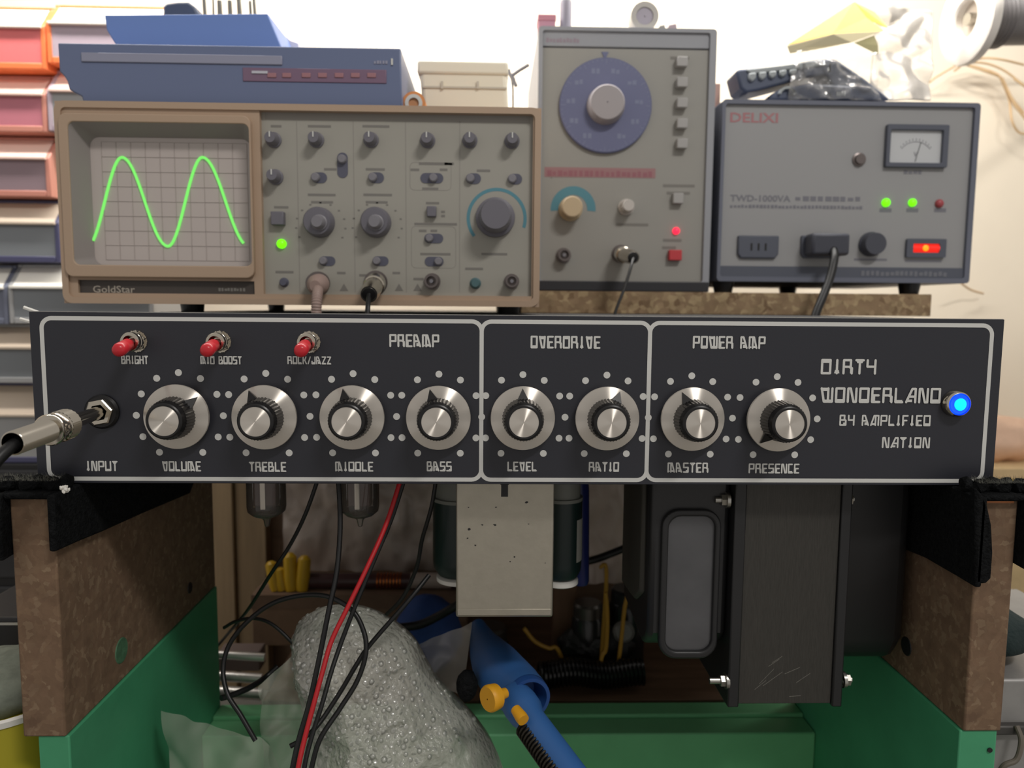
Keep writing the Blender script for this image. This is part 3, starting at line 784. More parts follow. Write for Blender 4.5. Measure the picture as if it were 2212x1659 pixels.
# bezel that stands proud round the screen
MB().ring(rrect(P(140, 430, YS).x, P(549, 430, YS).x, P(350, 600, YS).z, P(350, 250, YS).z, .005, 5), ho, YS - .004, YS + .001).build('screen_bezel', m_scope, sc, bevel=.0012)
MB().funnel(hi, YS + .0111, ho, YS - .003).build('screen_hood', mat('hood_grey_plastic', (150, 142, 140), .6), sc)  # hood has one even grey
MB().prism(rrect(kx0 - .001, kx1 + .001, kz0 - .001, kz1 + .001, .004, 5), YS + .0112, YS + .0118).build('screen', m_screen, sc)
gr = MB()
g0x, g1x = P(205, 430, YS).x, P(524, 430, YS).x; g0z, g1z = P(350, 560, YS).z, P(350, 300, YS).z
for i in range(11):
    x = g0x + (g1x - g0x) * i / 10; gr.box(x - .00008, x + .00008, YS + .0108, YS + .0111, g0z, g1z)
for i in range(9):
    z = g0z + (g1z - g0z) * i / 8; gr.box(g0x, g1x, YS + .0108, YS + .0111, z - .00008, z + .00008)
gr.build('graticule', mat('graticule_ink', (182, 172, 168), .5), sc, smooth=0)
tp = []
YQ = YS + .0106
for i in range(121):
    u = i / 120; px = 201 + 325 * u
    key = [(189, 534, -PI / 2), (263, 340, PI / 2), (363, 531, 3 * PI / 2), (437, 340, 5 * PI / 2), (538, 534, 7 * PI / 2)]
    for a, b in zip(key, key[1:]):
        if a[0] <= px <= b[0]:
            t = (px - a[0]) / (b[0] - a[0]); ph = a[2] + (b[2] - a[2]) * t; break
    tp.append(P(px, 436 - 96 * math.sin(ph), YQ))
MB().tube(tp, M(2.9, YQ), 8).build('trace', mat('green_trace', (60, 160, 60), .5, emit=((124, 228, 104), 0.95)), sc, label='glowing green sine trace')
MB().box(kx0, kx1, YS + .002, YS + .02, zstrip0, zstrip1).build('name_strip', m_slot, sc)
tx, tz = G(198, 632); font_text('GoldStar', tx, tz, YS + .0018, M(15, YS), M(88, YS), mat('pale_ink', (168, 160, 148), .5), 'brand_lettering', sc, .01)
tx, tz = G(470, 629); blur_text(9, tx, tz, YS + .0018, M(7, YS), M(58, YS), m_ink, 'model_lettering', sc)
YN = YS + .004
N = lambda px, py: XZ(px, py, YN)
MB().box(hx0, hx1, YN, YS + .02, hz0, hz1).build('control_panel', m_ctrl, sc)
dv = MB()
for px in (644, 765, 877, 993):
    x = N(px, 440)[0]; dv.box(x - .0002, x + .0002, YN - .0001, YN + .001, N(px, 632)[1], N(px, 262)[1])
x0 = N(572, 250)[0]; x1 = N(1146, 250)[0]
dv.box(x0, x1, YN - .0001, YN + .001, N(700, 260)[1], N(700, 244)[1])
for (a, b, c, e) in ((885, 350, 975, 412), (888, 488, 985, 580)):
    A = (N(a, b), N(c, e)); n_ = rrect(A[0][0], A[1][0], A[1][1], A[0][1], .003, 4); n2 = rrect(A[0][0] + .0003, A[1][0] - .0003, A[1][1] + .0003, A[0][1] - .0003, .0027, 4)
    dv.ring(n_, n2, YN - .0001, YN + .001)
dv.build('panel_lines', mat('panel_line_grey', (144, 140, 134), .6), sc, smooth=0)
ink = MB()
for (a, b, c) in ((585, 270, 22), (665, 270, 48), (783, 270, 56), (905, 351, 70), (960, 351, 20), (700, 363, 26), (790, 363, 40), (887, 364, 18), (950, 364, 16), (1030, 366, 28),
                  (665, 418, 58), (672, 434, 46), (785, 418, 60), (790, 434, 46), (920, 436, 28), (592, 445, 30), (895, 481, 90), (905, 496, 16), (930, 496, 14), (908, 546, 64), (1040, 546, 55),
                  (728, 587, 18), (848, 587, 16), (595, 585, 38), (1005, 578, 38), (776, 592, 20), (893, 600, 22), (912, 405, 34), (953, 455, 8), (953, 464, 8)):
    x, z = N(a, b); ink.box(x, x + M(c, YN), YN - .0001, YN + .0002, z - M(5, YN), z)
for px, py, r, n_ in ((693, 488, 52, 11), (815, 488, 52, 11)):
    x, z = N(px, py)
    for k in range(n_):
        a = R(-120 + 240 * k / (n_ - 1)); ink.box(x + M(r, YN) * math.sin(a) - .0007, x + M(r, YN) * math.sin(a) + .0007, YN - .0001, YN + .0002, z + M(r * .92, YN) * math.cos(a) - .0005, z + M(r * .92, YN) * math.cos(a) + .0005)
for px in (743, 862, 902):
    x, z = N(px, 622); ink.add([(x - .0028, YN - .0001, z - .002), (x + .0028, YN - .0001, z - .002), (x, YN - .0001, z + .0028)], [(0, 1, 2)])
ink.build('panel_legends', m_ink, sc, smooth=0)['kind'] = 'stuff'
x, z = N(1073, 472); MB().arc(x, z, M(57, YN), M(64, YN), -128, 108, YN - .0001, YN + .0005).build('timebase_arc', m_teal, sc)
def knob(px, py, r, h, Y, par, mt, pr=None, name='knob', n=32):
    x, z = XZ(px, py, Y); r = M(r, Y)
    p = pr or [(0, 1.0), (h * .15, 1.0), (h * .2, .85), (h * .9, .74), (h, .66), (h, .001)]
    return MB().lathe((x, Y, z), (0, -1, 0), [(a, b * r) for a, b in p], n, caps=False).build(name, mt, par)
for px, py in ((592, 303), (684, 303), (802, 303), (924, 304), (1015, 304), (1106, 305), (596, 383)):
    k = knob(px, py, 16, .010, YN, sc, m_knobg)
    x, z = N(px, py); MB().box(x - .0004, x + .0004, YN - .0104, YN - .0098, z, z + M(11, YN)).build('marker', m_print, k)
for px, py in ((691, 481), (813, 481)):
    k = knob(px, py, 32, .009, YN, sc, m_knobg, [(0, 1), (.007, .95), (.009, .85), (.009, .001)])
    knob(px - 1, py, 17, .008, YN - .009, k, m_knobl, name='inner_knob')
k = knob(1070, 470, 42, .020, YN, sc, m_knobg, [(0, 1), (.003, .98), (.004, .82), (.017, .76), (.019, .70), (.019, .001)], n=40)
def slider(px, py, wpx, hpx, Y, par, off):
    x, z = XZ(px, py, Y); a, b = M(wpx / 2, Y), M(hpx / 2, Y); r = min(a, b)
    s_ = MB().prism(rrect(x - a, x + a, z - b, z + b, r * .98, 6), Y - .0004, Y + .002).build('slide_switch', m_slot_b, par)
    if wpx >= hpx: cx, cz, ra = x + off * a * .45, z, b * .9
    else: cx, cz, ra = x, z + off * b * .45, a * .9
    MB().lathe((cx, Y, cz), (0, -1, 0), [(0, ra), (.003, ra * .9), (.0036, ra * .7), (.0036, .0001)], 18, caps=False).build('slider', m_knobl, s_)
m_slot_b = mat('hazed_recess', (90, 91, 106), .5)  # recess colour lightened to imitate glare haze
for a in ((740, 357, 22, 52, 1), (690, 384, 32, 22, -1), (813, 384, 32, 22, -1), (933, 385, 48, 21, .3), (1023, 386, 31, 22, -1), (1113, 387, 29, 22, -1), (707, 564, 34, 20, -1), (822, 564, 34, 20, -1), (937, 515, 40, 20, -1), (938, 565, 40, 20, 1)):
    slider(a[0], a[1], a[2], a[3], YN, sc, a[4])
def button(px, py, wpx, hpx, Y, par, mt, h=.004, name='push_button'):
    x, z = XZ(px, py, Y); a, b = M(wpx / 2, Y), M(hpx / 2, Y)
    return MB().box(x - a, x + a, Y - h, Y + .0005, z - b, z + b).build(name, mt, par, bevel=.0006)
button(603, 473, 27, 28, YN, sc, m_knobg, .005, 'power_button'); button(933, 458, 20, 22, YN, sc, m_knobg)
m_gled = mat('green_led', (80, 220, 10), .3, emit=((110, 235, 10), 1.3))
m_rled = mat('red_led', (230, 20, 40), .3, emit=((255, 40, 70), 1.6))
def led(px, py, r, Y, par, mt):
    x, z = XZ(px, py, Y); r = M(r, Y)
    return MB().lathe((x, Y, z), (0, -1, 0), [(0, r), (.0015, r), (.0028, r * .75), (.0034, r * .3), (.0035, .0001)], 20, caps=False).build('indicator', mt, par, smooth=60)
led(609, 527, 10, YN, sc, m_gled)
knob(614, 610, 10, .003, YN, sc, m_slot_b, name='test_terminal')
m_bnc = mat('dull_nickel', (120, 112, 110), .35, .8)
def bnc(px, py, r, Y, par, mt):
    x, z = XZ(px, py, Y); r = M(r, Y)
    s_ = MB().lathe((x, Y, z), (0, -1, 0), [(0, r * 1.25), (.0015, r * 1.25), (.0015, r), (.010, r), (.010, r * .72), (.004, r * .7), (.004, .0001)], 28, caps=False).build('bnc_socket', mt, par)
    MB().cyl((x, Y - .004, z), (x, Y - .009, z), r * .3, n=12).build('centre_pin', m_knobl, s_)
bnc(688, 612, 20, YN, sc, m_bnc); bnc(812, 610, 20, YN, sc, m_bnc); bnc(934, 608, 14, YN, sc, m_bnc); bnc(1105, 608, 13, YN, sc, m_bnc)
knob(1027, 612, 12, .004, YN, sc, mat('teal_terminal', (78, 108, 112), .5), name='ground_terminal')
for px in (355, 1100):
    for yy in (.165, .36):
        x = P(px, 660, YS).x; x = max(x, -.215)
        MB().cyl((x, YS + .02 if yy < .2 else YS + .22, ZS), (x, YS + .02 if yy < .2 else YS + .22, sz0 + .004), .007, .008, 16).build('foot', m_blkpl, sc)
# probe leads
def bncplug(name, label, px, py, Y, tip, path, r=.0016, mt=None):
    a = P(px, py, Y - .0105); t = thing(name, label, 'plug', a)
    b = Vector(tip); dd = (b - a)
    MB().lathe(a, dd, [(0, .0062), (.002, .0066), (.010, .0066), (.011, .0058), (dd.length * .8, .0058), (dd.length, .0050)], 26).build('barrel', m_chrome, t)
    MB().lathe(b, dd, [(-.0002, .0044), (.0006, .0040), (.0010, .0015)], 20).build('collar', m_blkpl, t)
    MB().tube(spline([b] + path, 8), r, 10).build('cable', mt or m_rubber, t)
    return t
bncplug('probe_plug', 'shiny nickel probe plug on the second oscilloscope input', 812, 610, YN, P(797, 636, YN - .042), [P(795, 658, YN - .050), P(793, 690, YN - .053), P(791, 760, YN - .056)], .0015)
t = thing('test_lead', 'pale ribbed probe lead on the first oscilloscope input', 'cable', P(690, 615, YN - .010))
ribbed = mat('pinkish_grey_plastic', (160, 138, 130), .5)
pth = spline([P(690, 613, YN - .0105), P(686, 632, YN - .024), P(684, 655, YN - .03), P(683, 690, YN - .03), P(683, 740, YN - .03)], 12)
MB().lathe(P(690, 613, YN - .0102), (0, -1, -.15), [(0, .0064), (.006, .0066), (.009, .005), (.012, .0035)], 24).build('plug_body', ribbed, t)
MB().tube(pth, [.0030 + .0004 * (i % 2) for i in range(len(pth))], 10).build('strain_relief', ribbed, t)

# ------------------------------------------------------------------ signal generator
Gx = lambda px, py: XZ(px, py, YG)
m_gen = mat('warm_grey_panel', (152, 150, 144), .5)
m_gcase = mat('pale_grey_case', (152, 154, 160), .5)
gx0 = P(1160, 350, YG).x; gx1 = P(1538, 350, YG).x; gz0 = P(1350, 630, YG).z; gz1 = P(1350, 62, YG).z
gz0 = zs1 + .0002
gen = thing('signal_generator', 'grey upright signal generator with a round blue frequency dial', 'generator', ((gx0 + gx1) / 2, YG + .09, zs1))
MB().box(gx0, gx1, YG + .002, YG + .19, gz0, gz1).build('case', m_gcase, gen, bevel=.002)
zb1 = P(1350, 608, YG).z
MB().ring(rrect(gx0, gx1, gz0, gz1, .003, 4), rrect(gx0 + .0035, gx1 - .0055, zb1, gz1 - .003, .002, 4), YG - .003, YG + .004).build('case_rim', m_gcase, gen)
MB().box(gx0 + .0034, gx1 - .0054, YG, YG + .003, zb1, P(1350, 106, YG).z).build('front_panel', m_gen, gen)
MB().box(gx0 + .0034, gx1 - .0054, YG - .0008, YG + .003, P(1350, 103, YG).z, gz1 - .0025).build('top_band', m_gcase, gen, bevel=.0005)
MB().box(gx0, gx1, YG - .0036, YG + .002, gz0, zb1).build('base_strip', mat('near_black_strip', (46, 46, 50), .5), gen, bevel=.0008)
tx, tz = Gx(1180, 92); blur_text(10, tx, tz, YG - .001, M(9, YG), M(70, YG), mat('mauve_ink', (150, 136, 146), .6), 'brand_lettering', gen)
x, z = Gx(1307, 230)
m_dial = mat('blue_grey_dial', (104, 108, 140), .45)
dial = MB().lathe((x, YG, z), (0, -1, 0), [(0, M(97, YG)), (.003, M(97, YG)), (.0036, M(95, YG)), (.0036, .001)], 64, caps=False).build('frequency_dial', m_dial, gen)
MB().lathe((x, YG, z), (0, -1, 0), [(.0036, M(40, YG)), (.012, M(37, YG)), (.014, M(34, YG)), (.014, .0005)], 40, caps=False).build('dial_knob', mat('pale_mauve_knob', (162, 156, 158), .45), dial)
tk = MB()
for k in range(60):
    a = 2 * PI * k / 60; r0 = M(90 if k % 5 else 84, YG); r1 = M(94, YG); c_, s_ = math.cos(a), math.sin(a); wv = .00025
    tk.add([(x + r0 * s_ - wv * c_, YG - .0037, z + r0 * c_ + wv * s_), (x + r1 * s_ - wv * c_, YG - .0037, z + r1 * c_ + wv * s_), (x + r1 * s_ + wv * c_, YG - .0037, z + r1 * c_ - wv * s_), (x + r0 * s_ + wv * c_, YG - .0037, z + r0 * c_ - wv * s_)], [(0, 1, 2, 3)])
tk.build('dial_marks', mat('pale_blue_ink', (124, 130, 156), .6), dial, smooth=0)
for k in range(10):
    a = R(-150 + 300 * k / 9); r0 = M(72, YG)
    blur_text(2, x + r0 * math.sin(a) - .004, z + r0 * math.cos(a) - .002, YG - .0037, .004, .008, MATS['pale_blue_ink'], 'dial_figure', dial)
nx, nz = Gx(1307, 118); MB().prism([(nx - .003, nz + .002), (nx + .003, nz + .002), (nx, nz - .004)], YG - .0006, YG + .001).build('dial_pointer', m_dial, gen)
m_redink = mat('dull_red_ink', (158, 118, 120), .6)
a = Gx(1176, 382); b = Gx(1416, 364)
MB().box(a[0], b[0], YG - .0002, YG + .001, a[1], b[1]).build('red_stripe', m_redink, gen, smooth=0)
tx, tz = Gx(1182, 380); blur_text(20, tx, tz, YG - .0003, M(12, YG), M(226, YG), mat('pale_red_ink', (150, 98, 106), .6), 'stripe_lettering', gen)
m_btn = mat('pale_button', (166, 164, 162), .45)
for py in (138, 182, 226, 270, 313): button(1470, py, 22, 20, YG, gen, m_btn, .007)
button(1462, 430, 22, 22, YG, gen, m_btn, .006)
button(1456, 552, 27, 22, YG, gen, mat('red_button', (196, 64, 70), .4), .006, 'power_button')
gk = MB()
for (a, b, c) in ((1448, 122, 40), (1432, 398, 68), (1440, 414, 50), (1432, 516, 40), (1430, 532, 30), (1190, 380, 2), (1330, 482, 70)):
    x, z = Gx(a, b); gk.box(x, x + M(c, YG), YG - .0001, YG + .0004, z - M(6, YG), z)
gk.build('panel_legends', m_ink, gen, smooth=0)['kind'] = 'stuff'
x, z = Gx(1238, 452)
MB().arc(x, z, M(30, YG), M(48, YG), -95, 95, YG - .0002, YG + .001).build('amplitude_arc', m_teal, gen)
knob(1232, 452, 28, .017, YG, gen, mat('cream_knob', (198, 178, 146), .5), [(0, .9), (.002, .9), (.003, .8), (.016, .78), (.017, .7), (.017, .001)], name='amplitude_knob')
knob(1352, 448, 17, .014, YG, gen, mat('white_knob', (196, 190, 184), .5), name='range_knob')
led(1460, 499, 7.5, YG, gen, m_rled)
bnc(1217, 552, 13, YG, gen, m_bnc); bnc(1340, 548, 15, YG, gen, m_bnc)
for px in (1185, 1515):
    x = P(px, 620, YG).x
bncplug('output_plug', 'dark barrelled plug with thin cable in the signal generator output', 1342, 549, YG, P(1368, 556, YG - .050), [P(1362, 580, YG - .058), P(1348, 625, YG - .066), P(1330, 672, YG - .072), P(1315, 730, YG - .078)], .0012)

# ------------------------------------------------------------------ voltage stabilizer
x0 = P(1553, 400, YG).x; x1 = P(2103, 400, YG).x; z0 = P(1820, 610, YG).z; z1 = P(1820, 220, YG).z
m_reg = mat('grey_front_plate', (154, 154, 155), .5)
m_regf = mat('slate_case', (104, 108, 122), .5)
m_navy = mat('hazed_dark_band', (86, 90, 102), .5)  # dark band and frames paled in colour to imitate haze
rg = thing('voltage_stabilizer', 'wide grey voltage stabilizer with analogue meter and red rocker switch', 'stabilizer', ((x0 + x1) / 2, YG + .1, zs1))
MB().box(x0, x1, YG + .004, YG + .2, z0, z1).build('case', m_regf, rg, bevel=.002)
MB().ring(rrect(x0, x1, z0, z1, .003, 4), rrect(x0 + .0028, x1 - .0045, z0 + .004, z1 - .0035, .002, 4), YG - .003, YG + .006).build('case_rim', m_regf, rg)
zb1 = P(1820, 577, YG).z
MB().box(x0 + .0028, x1 - .0045, YG, YG + .005, zb1, z1 - .0035).build('front_plate', m_reg, rg)
MB().box(x0 + .001, x1 - .0045, YG - .0016, YG + .005, z0 + .002, zb1).build('base_band', m_navy, rg)
m_rink = mat('brand_red_ink', (170, 118, 122), .6)
tx, tz = Gx(1577, 264); font_text('DELIXI', tx, tz, YG - .0002, M(20, YG), M(102, YG), m_rink, 'brand_lettering', rg, .02)
m_gink = mat('slate_ink', (118, 118, 126), .6)
tx, tz = Gx(1577, 435); font_text('TWD-1000VA', tx, tz, YG - .0002, M(14, YG), M(130, YG), m_gink, 'model_lettering', rg, .02)
tx, tz = Gx(1718, 434); blur_text(9, tx, tz, YG - .0002, M(10, YG), M(146, YG), m_gink, 'model_lettering', rg)
tx, tz = Gx(1577, 449); blur_text(36, tx, tz, YG - .0002, M(7, YG), M(288, YG), m_gink, 'subtitle_lettering', rg)
a = Gx(1908, 362); b = Gx(2046, 272)
MB().ring(rrect(a[0], b[0], a[1], b[1], .001, 3), rrect(a[0] + .0032, b[0] - .0046, a[1] + .0036, b[1] - .0044, .001, 3), YG - .004, YG + .001).build('meter_frame', m_navy, rg, bevel=.0004)
mf = MB().box(a[0] + .003, b[0] - .0044, YG - .001, YG + .001, a[1] + .0034, b[1] - .0042).build('meter_face', mat('meter_white', (196, 198, 200), .5), rg)
mm = MB(); cx_, cz_ = (a[0] + b[0]) / 2, a[1] + .006
mm.arc(cx_, cz_, .0150, .0154, -52, 52, YG - .0012, YG - .0009, 24)
for k in range(11):
    t_ = R(-50 + 10 * k); mm.box(cx_ + .0165 * math.sin(t_) - .0002, cx_ + .0165 * math.sin(t_) + .0002, YG - .0012, YG - .0009, cz_ + .0160 * math.cos(t_), cz_ + .0180 * math.cos(t_))
mm.build('meter_scale', m_gink, mf, smooth=0)
MB().tube([(cx_, YG - .0014, cz_ - .001), (cx_ + .004, YG - .0014, cz_ + .015)], .0002, 5).build('meter_needle', m_blksat, mf)
font_text('V', cx_ - .0015, cz_ + .003, YG - .0012, .004, .003, m_gink, 'meter_unit', mf)
tx, tz = Gx(1952, 376); blur_text(4, tx, tz, YG - .0002, M(8, YG), M(42, YG), m_gink, 'meter_lettering', rg)
knob(1855, 345, 12, .005, YG, rg, m_bnc, [(0, 1.2), (.001, 1.2), (.0015, .9), (.004, .85), (.004, .001)], name='panel_screw')
led(1913, 438, 9, YG, rg, m_gled); led(1970, 438, 8.5, YG, rg, m_gled); led(2028, 440, 9, YG, rg, mat('unlit_red_led', (168, 74, 80), .4))
kk = MB()
for px in (1900, 1958, 2018): x, z = Gx(px, 450); kk.box(x, x + M(26, YG), YG - .0001, YG + .0004, z - M(8, YG), z)
for (px, py, wd) in ((1845, 558, 72), (1955, 561, 80)): x, z = Gx(px, py); kk.box(x, x + M(wd, YG), YG - .0001, YG + .0004, z - M(5, YG), z)
kk.build('panel_legends', m_gink, rg, smooth=0)['kind'] = 'stuff'
def socket(px, py, par):
    x, z = Gx(px, py); a, b = M(44, YG), M(24, YG)
    s_ = MB().prism([(x - a, z + b), (x + a, z + b), (x + a, z - b * .6), (x + a * .85, z - b), (x - a * .85, z - b), (x - a, z - b * .6)], YG - .003, YG + .001).build('socket', m_navy, par, bevel=.001)
    h = MB()
    for dx in (-.006, 0, .006): h.box(x + dx - .0008, x + dx + .0008, YG - .0032, YG - .0028, z - .003, z + .003)
    h.build('pin_slots', m_blksat, s_, smooth=0)
socket(1636, 534, rg); socket(1772, 534, rg)
knob(1880, 528, 25, .010, YG, rg, mat('slate_knob', (72, 74, 84), .45), [(0, 1.05), (.002, 1.05), (.003, .95), (.010, .9), (.010, .001)], name='fuse_holder')
a = Gx(1954, 556); b = Gx(2041, 517)
MB().ring(rrect(a[0], b[0], a[1], b[1], .001, 3), rrect(a[0] + .0055, b[0] - .0055, a[1] + .004, b[1] - .004, .0006, 3), YG - .003, YG + .001).build('rocker_frame', m_navy, rg)
rk = MB().prism_x([(YG - .001, a[1] + .004), (YG - .0036, (a[1] + b[1]) / 2), (YG - .001, b[1] - .004)], a[0] + .0055, b[0] - .0055).build('rocker', mat('lit_red_rocker', (220, 40, 36), .3, emit=((255, 44, 30), .7)), rg)
MB().lathe(((a[0] + b[0]) / 2 - .001, YG - .0034, (a[1] + b[1]) / 2), (0, -1, 0), [(0, .0026), (.0004, .002), (.0006, .0003)], 16).build('neon_glow', mat('orange_neon', (255, 130, 20), .4, emit=((255, 140, 20), 1.3)), rk)
tx, tz = Gx(1858, 596); blur_text(18, tx, tz, YG - .0018, M(11, YG), M(190, YG), mat('dim_ink', (112, 114, 122), .6), 'maker_lettering', rg)
for px, yy in ((1571, YG + .012), (1866, YG + .17), (1980, YG + .012)):
    x = P(px, 622, YG).x
    MB().lathe((x, yy, zs1), (0, 0, 1), [(0, .0075), (z0 - zs1 + .001, .0095)], 20).build('foot', m_blkpl, rg)
# mains plug and lead in the second socket
q = P(1775, 532, YG - .003)
t = thing('mains_plug', 'black mains plug with hanging lead in the stabilizer socket', 'plug', q)
MB().box(q.x - .015, q.x + .0165, YG - .020, YG - .0034, q.z - .0085, q.z + .0095).build('plug_body', mat('hazed_black_plug', (66, 68, 78), .45), t, bevel=.0025)  # black plug tinted slate, veiling haze put into its colour
MB().tube(spline([P(1800, 540, YG - .018), P(1802, 560, YG - .026), P(1793, 600, YG - .032), P(1778, 640, YG - .038), P(1762, 680, YG - .042), P(1745, 740, YG - .046)], 8), .0034, 12).build('cable', m_rubber, t)
# ------------------------------------------------------------------ on the oscilloscope
zst = sz1 - .001 + .0002
YD = .155
dvd_c = mat('hazed_slate_plastic', (106, 117, 148), .4)  # player colour lightened to stand in for veiling glare
ol = [XZ(a, b, YD) for a, b in ((124, 92), (866, 104), (868, 215), (181, 217), (176, 208), (160, 200), (148, 192), (145, 176), (138, 164), (128, 154))]
zmin = min(q[1] for q in ol)
ol = [(a, max(b, zst) if b < zst + .004 else b) for a, b in ol]
ol[2] = (ol[2][0], zst); ol[3] = (ol[3][0], zst)
dv = thing('disc_player', 'slate blue disc player with slot and sloped side on the oscilloscope', 'player', ((ol[0][0] + ol[1][0]) / 2, YD + .09, zst))
MB().prism(ol, YD, YD + .19).build('case', dvd_c, dv, bevel=.001)
a = XZ(177, 134, YD); b = XZ(610, 121, YD)
MB().box(a[0], b[0], YD - .001, YD + .002, a[1], b[1]).build('disc_tray', mat('pale_slate_plastic', (146, 148, 168), .4), dv, bevel=.0005)
a = XZ(525, 176, YD); b = XZ(835, 151, YD)
orp = MB().box(a[0], b[0], YD - .0006, YD + .002, a[1], b[1]).build('button_panel', mat('dusky_red_panel', (124, 100, 122), .4), dv, bevel=.0004)
for px in (588, 620, 662, 697, 733, 768, 803): x, z = XZ(px, 164, YD); MB().box(x - .0028, x + .0028, YD - .0012, YD, z - .0013, z + .0016).build('button', mat('rose_button', (160, 116, 122), .4), orp, bevel=.0003)
x, z = XZ(562, 157, YD); MB().box(x - .005, x + .005, YD - .0012, YD, z - .0008, z + .0008).build('power_light', mat('pale_light', (190, 190, 200), .4), orp)
x, z = XZ(847, 134, YD); MB().box(x - .0006, x + .0006, YD - .0008, YD + .001, z - .002, z + .002).build('small_mark', m_print, dv)
blur_text(5, XZ(808, 138, YD)[0], XZ(808, 138, YD)[1], YD - .0004, .002, .009, MATS['pale_slate_plastic'], 'lettering', dv)
zdt = min(ol[0][1], ol[1][1])
# the top of the player is level with its lower corner; keep things standing on it
Yt = .185
zA = P(420, 92, YD).z + .0004
bl_ = mat('backlit_blue_plastic', (112, 140, 200), .45)  # blue lightened, light from behind put into the colour
bt_ = mat('blue_tray_dark', (62, 92, 150), .45)
o1 = [XZ(a, b, Yt) for a, b in ((225, 32), (578, 29), (622, 100), (252, 100), (238, 78), (230, 64))]
zl = max(zA, min(q[1] for q in o1))
o1[2] = (o1[2][0] - .004, zl); o1[3] = (o1[3][0], zl)
tb = thing('plastic_tray', 'blue plastic tray with flared sides on the disc player', 'tray', (sum(q[0] for q in o1) / 6, Yt + .05, zl))
cxm = (o1[0][0] + o1[1][0]) / 2
MB().prism(o1, Yt, Yt + .004).build('front_wall', bl_, tb, bevel=.0008)
MB().prism(o1, Yt + .10, Yt + .104).build('back_wall', bl_, tb, bevel=.0008)
MB().box(o1[3][0], o1[2][0], Yt + .004, Yt + .10, zl, zl + .002).build('base', bt_, tb)
for i, j in ((0, 3), (1, 2)):
    p0, p1 = o1[i], o1[j]; s_ = -.002 if i == 0 else .002
    MB().hexa([(p1[0], Yt + .004, p1[1]), (p1[0] - s_, Yt + .004, p1[1]), (p1[0] - s_, Yt + .1, p1[1]), (p1[0], Yt + .1, p1[1]), (p0[0], Yt + .004, p0[1]), (p0[0] - s_, Yt + .004, p0[1]), (p0[0] - s_, Yt + .1, p0[1]), (p0[0], Yt + .1, p0[1])]).build('side_wall', bl_, tb)
# dark lump sitting in the tray
pk = [XZ(a, b, Yt + .03) for a, b in ((364, 60), (364, 26), (370, 18), (395, 15), (418, 15), (432, 25), (440, 40), (442, 60))]
pk = [(x, z if z > zl + .004 else zl + .0022) for x, z in pk]; pk[0] = (pk[0][0], zl + .0022); pk[-1] = (pk[-1][0], zl + .0022)
tag(MB().prism(pk, Yt + .02, Yt + .05).build('power_adapter', mat('dark_slate_lump', (78, 88, 108), .5), bevel=.002), 'dark rounded adapter poking out of the blue tray', 'adapter')
for i, (px, top, wd, sk) in enumerate(((442, -12, 9, -6), (456, -10, 5, 0), (473, 2, 12, -3), (495, 2, 11, -3), (517, -14, 11, -6), (540, 3, 7, -4), (552, -8, 8, -8))):
    a = P(px + 6, 60, Yt + .06); b = P(px + sk + 4, top, Yt + .06); a.z = zl + .0024
    t = MB().tube([a, a.lerp(b, .6), b], [M(wd / 2, Yt), M(wd / 2, Yt), M(wd / 2.3, Yt)], 10).build('screwdriver_bit', mat('grey_steel_bit', (150, 148, 140), .4, .6))
    tag(t, ('leftmost', 'second', 'third', 'fourth', 'fifth', 'sixth', 'rightmost')[i] + ' of the steel rods standing in the blue tray', 'rod', 'steel rods in the blue tray')
# white paper wedge beside the tray
o2 = [XZ(a, b, .22) for a, b in ((582, 36), (598, 54), (612, 66), (630, 72), (634, 100), (590, 100))]
o2 = [(x, max(z, zA)) for x, z in o2]; o2[4] = (o2[4][0], zA); o2[5] = (o2[5][0], zA)
tag(MB().prism(o2, .27 - .03, .27).build('paper_wad', mat('lavender_white_paper', (226, 222, 232), .8), bevel=.0006), 'crumpled pale paper wad beside the blue tray', 'paper')
a = P(690, 97, .24); b = P(800, 90, .24)
tag(MB().hexa([(a.x, .24, zA), (b.x + .012, .24, zA), (b.x + .012, .30, zA), (a.x, .30, zA), (a.x, .24, zA + .0006), (b.x, .24, zA + .004), (b.x, .30, zA + .004), (a.x, .30, zA + .0006)]).build('paper_sheet', mat('pink_white_paper', (236, 220, 216), .8)), 'thin pinkish paper sheet lying on the disc player', 'paper')
# white tub
Yw = .20; m_tub = mat('milky_plastic', (246, 238, 218), .35, sss=.2)
tx0, tx1 = P(903, 190, Yw).x, P(1107, 190, Yw).x; zm = P(1000, 152, Yw).z; zt2 = P(1000, 132, Yw).z
tub = thing('plastic_tub', 'milky white plastic tub with lid on the oscilloscope', 'tub', ((tx0 + tx1) / 2, Yw + .04, zst))
MB().hexa([(tx0 + .004, Yw + .002, zst), (tx1 - .002, Yw + .002, zst), (tx1 - .002, Yw + .08, zst), (tx0 + .004, Yw + .08, zst), (tx0 + .001, Yw, zm), (tx1 - .004, Yw, zm), (tx1 - .004, Yw + .082, zm), (tx0 + .001, Yw + .082, zm)]).build('tub_body', m_tub, tub, bevel=.003, seg=3)
MB().box(tx0 - .0005, tx1 - .003, Yw - .0015, Yw + .0835, zm - .003, zt2).build('lid', m_tub, tub, bevel=.002, seg=3)
MB().box(tx0 + .003, tx1 - .004, Yw - .0004, Yw + .001, P(1000, 189, Yw).z - .0006, P(1000, 189, Yw).z + .0006).build('rim_line', mat('greyed_milky_plastic', (206, 198, 182), .4), tub)
for px in (955, 1032): x, z = XZ(px, 186, Yw); MB().box(x - .0008, x + .0008, Yw - .0012, Yw + .002, z - .002, z + .003).build('clip', MATS['greyed_milky_plastic'], tub)
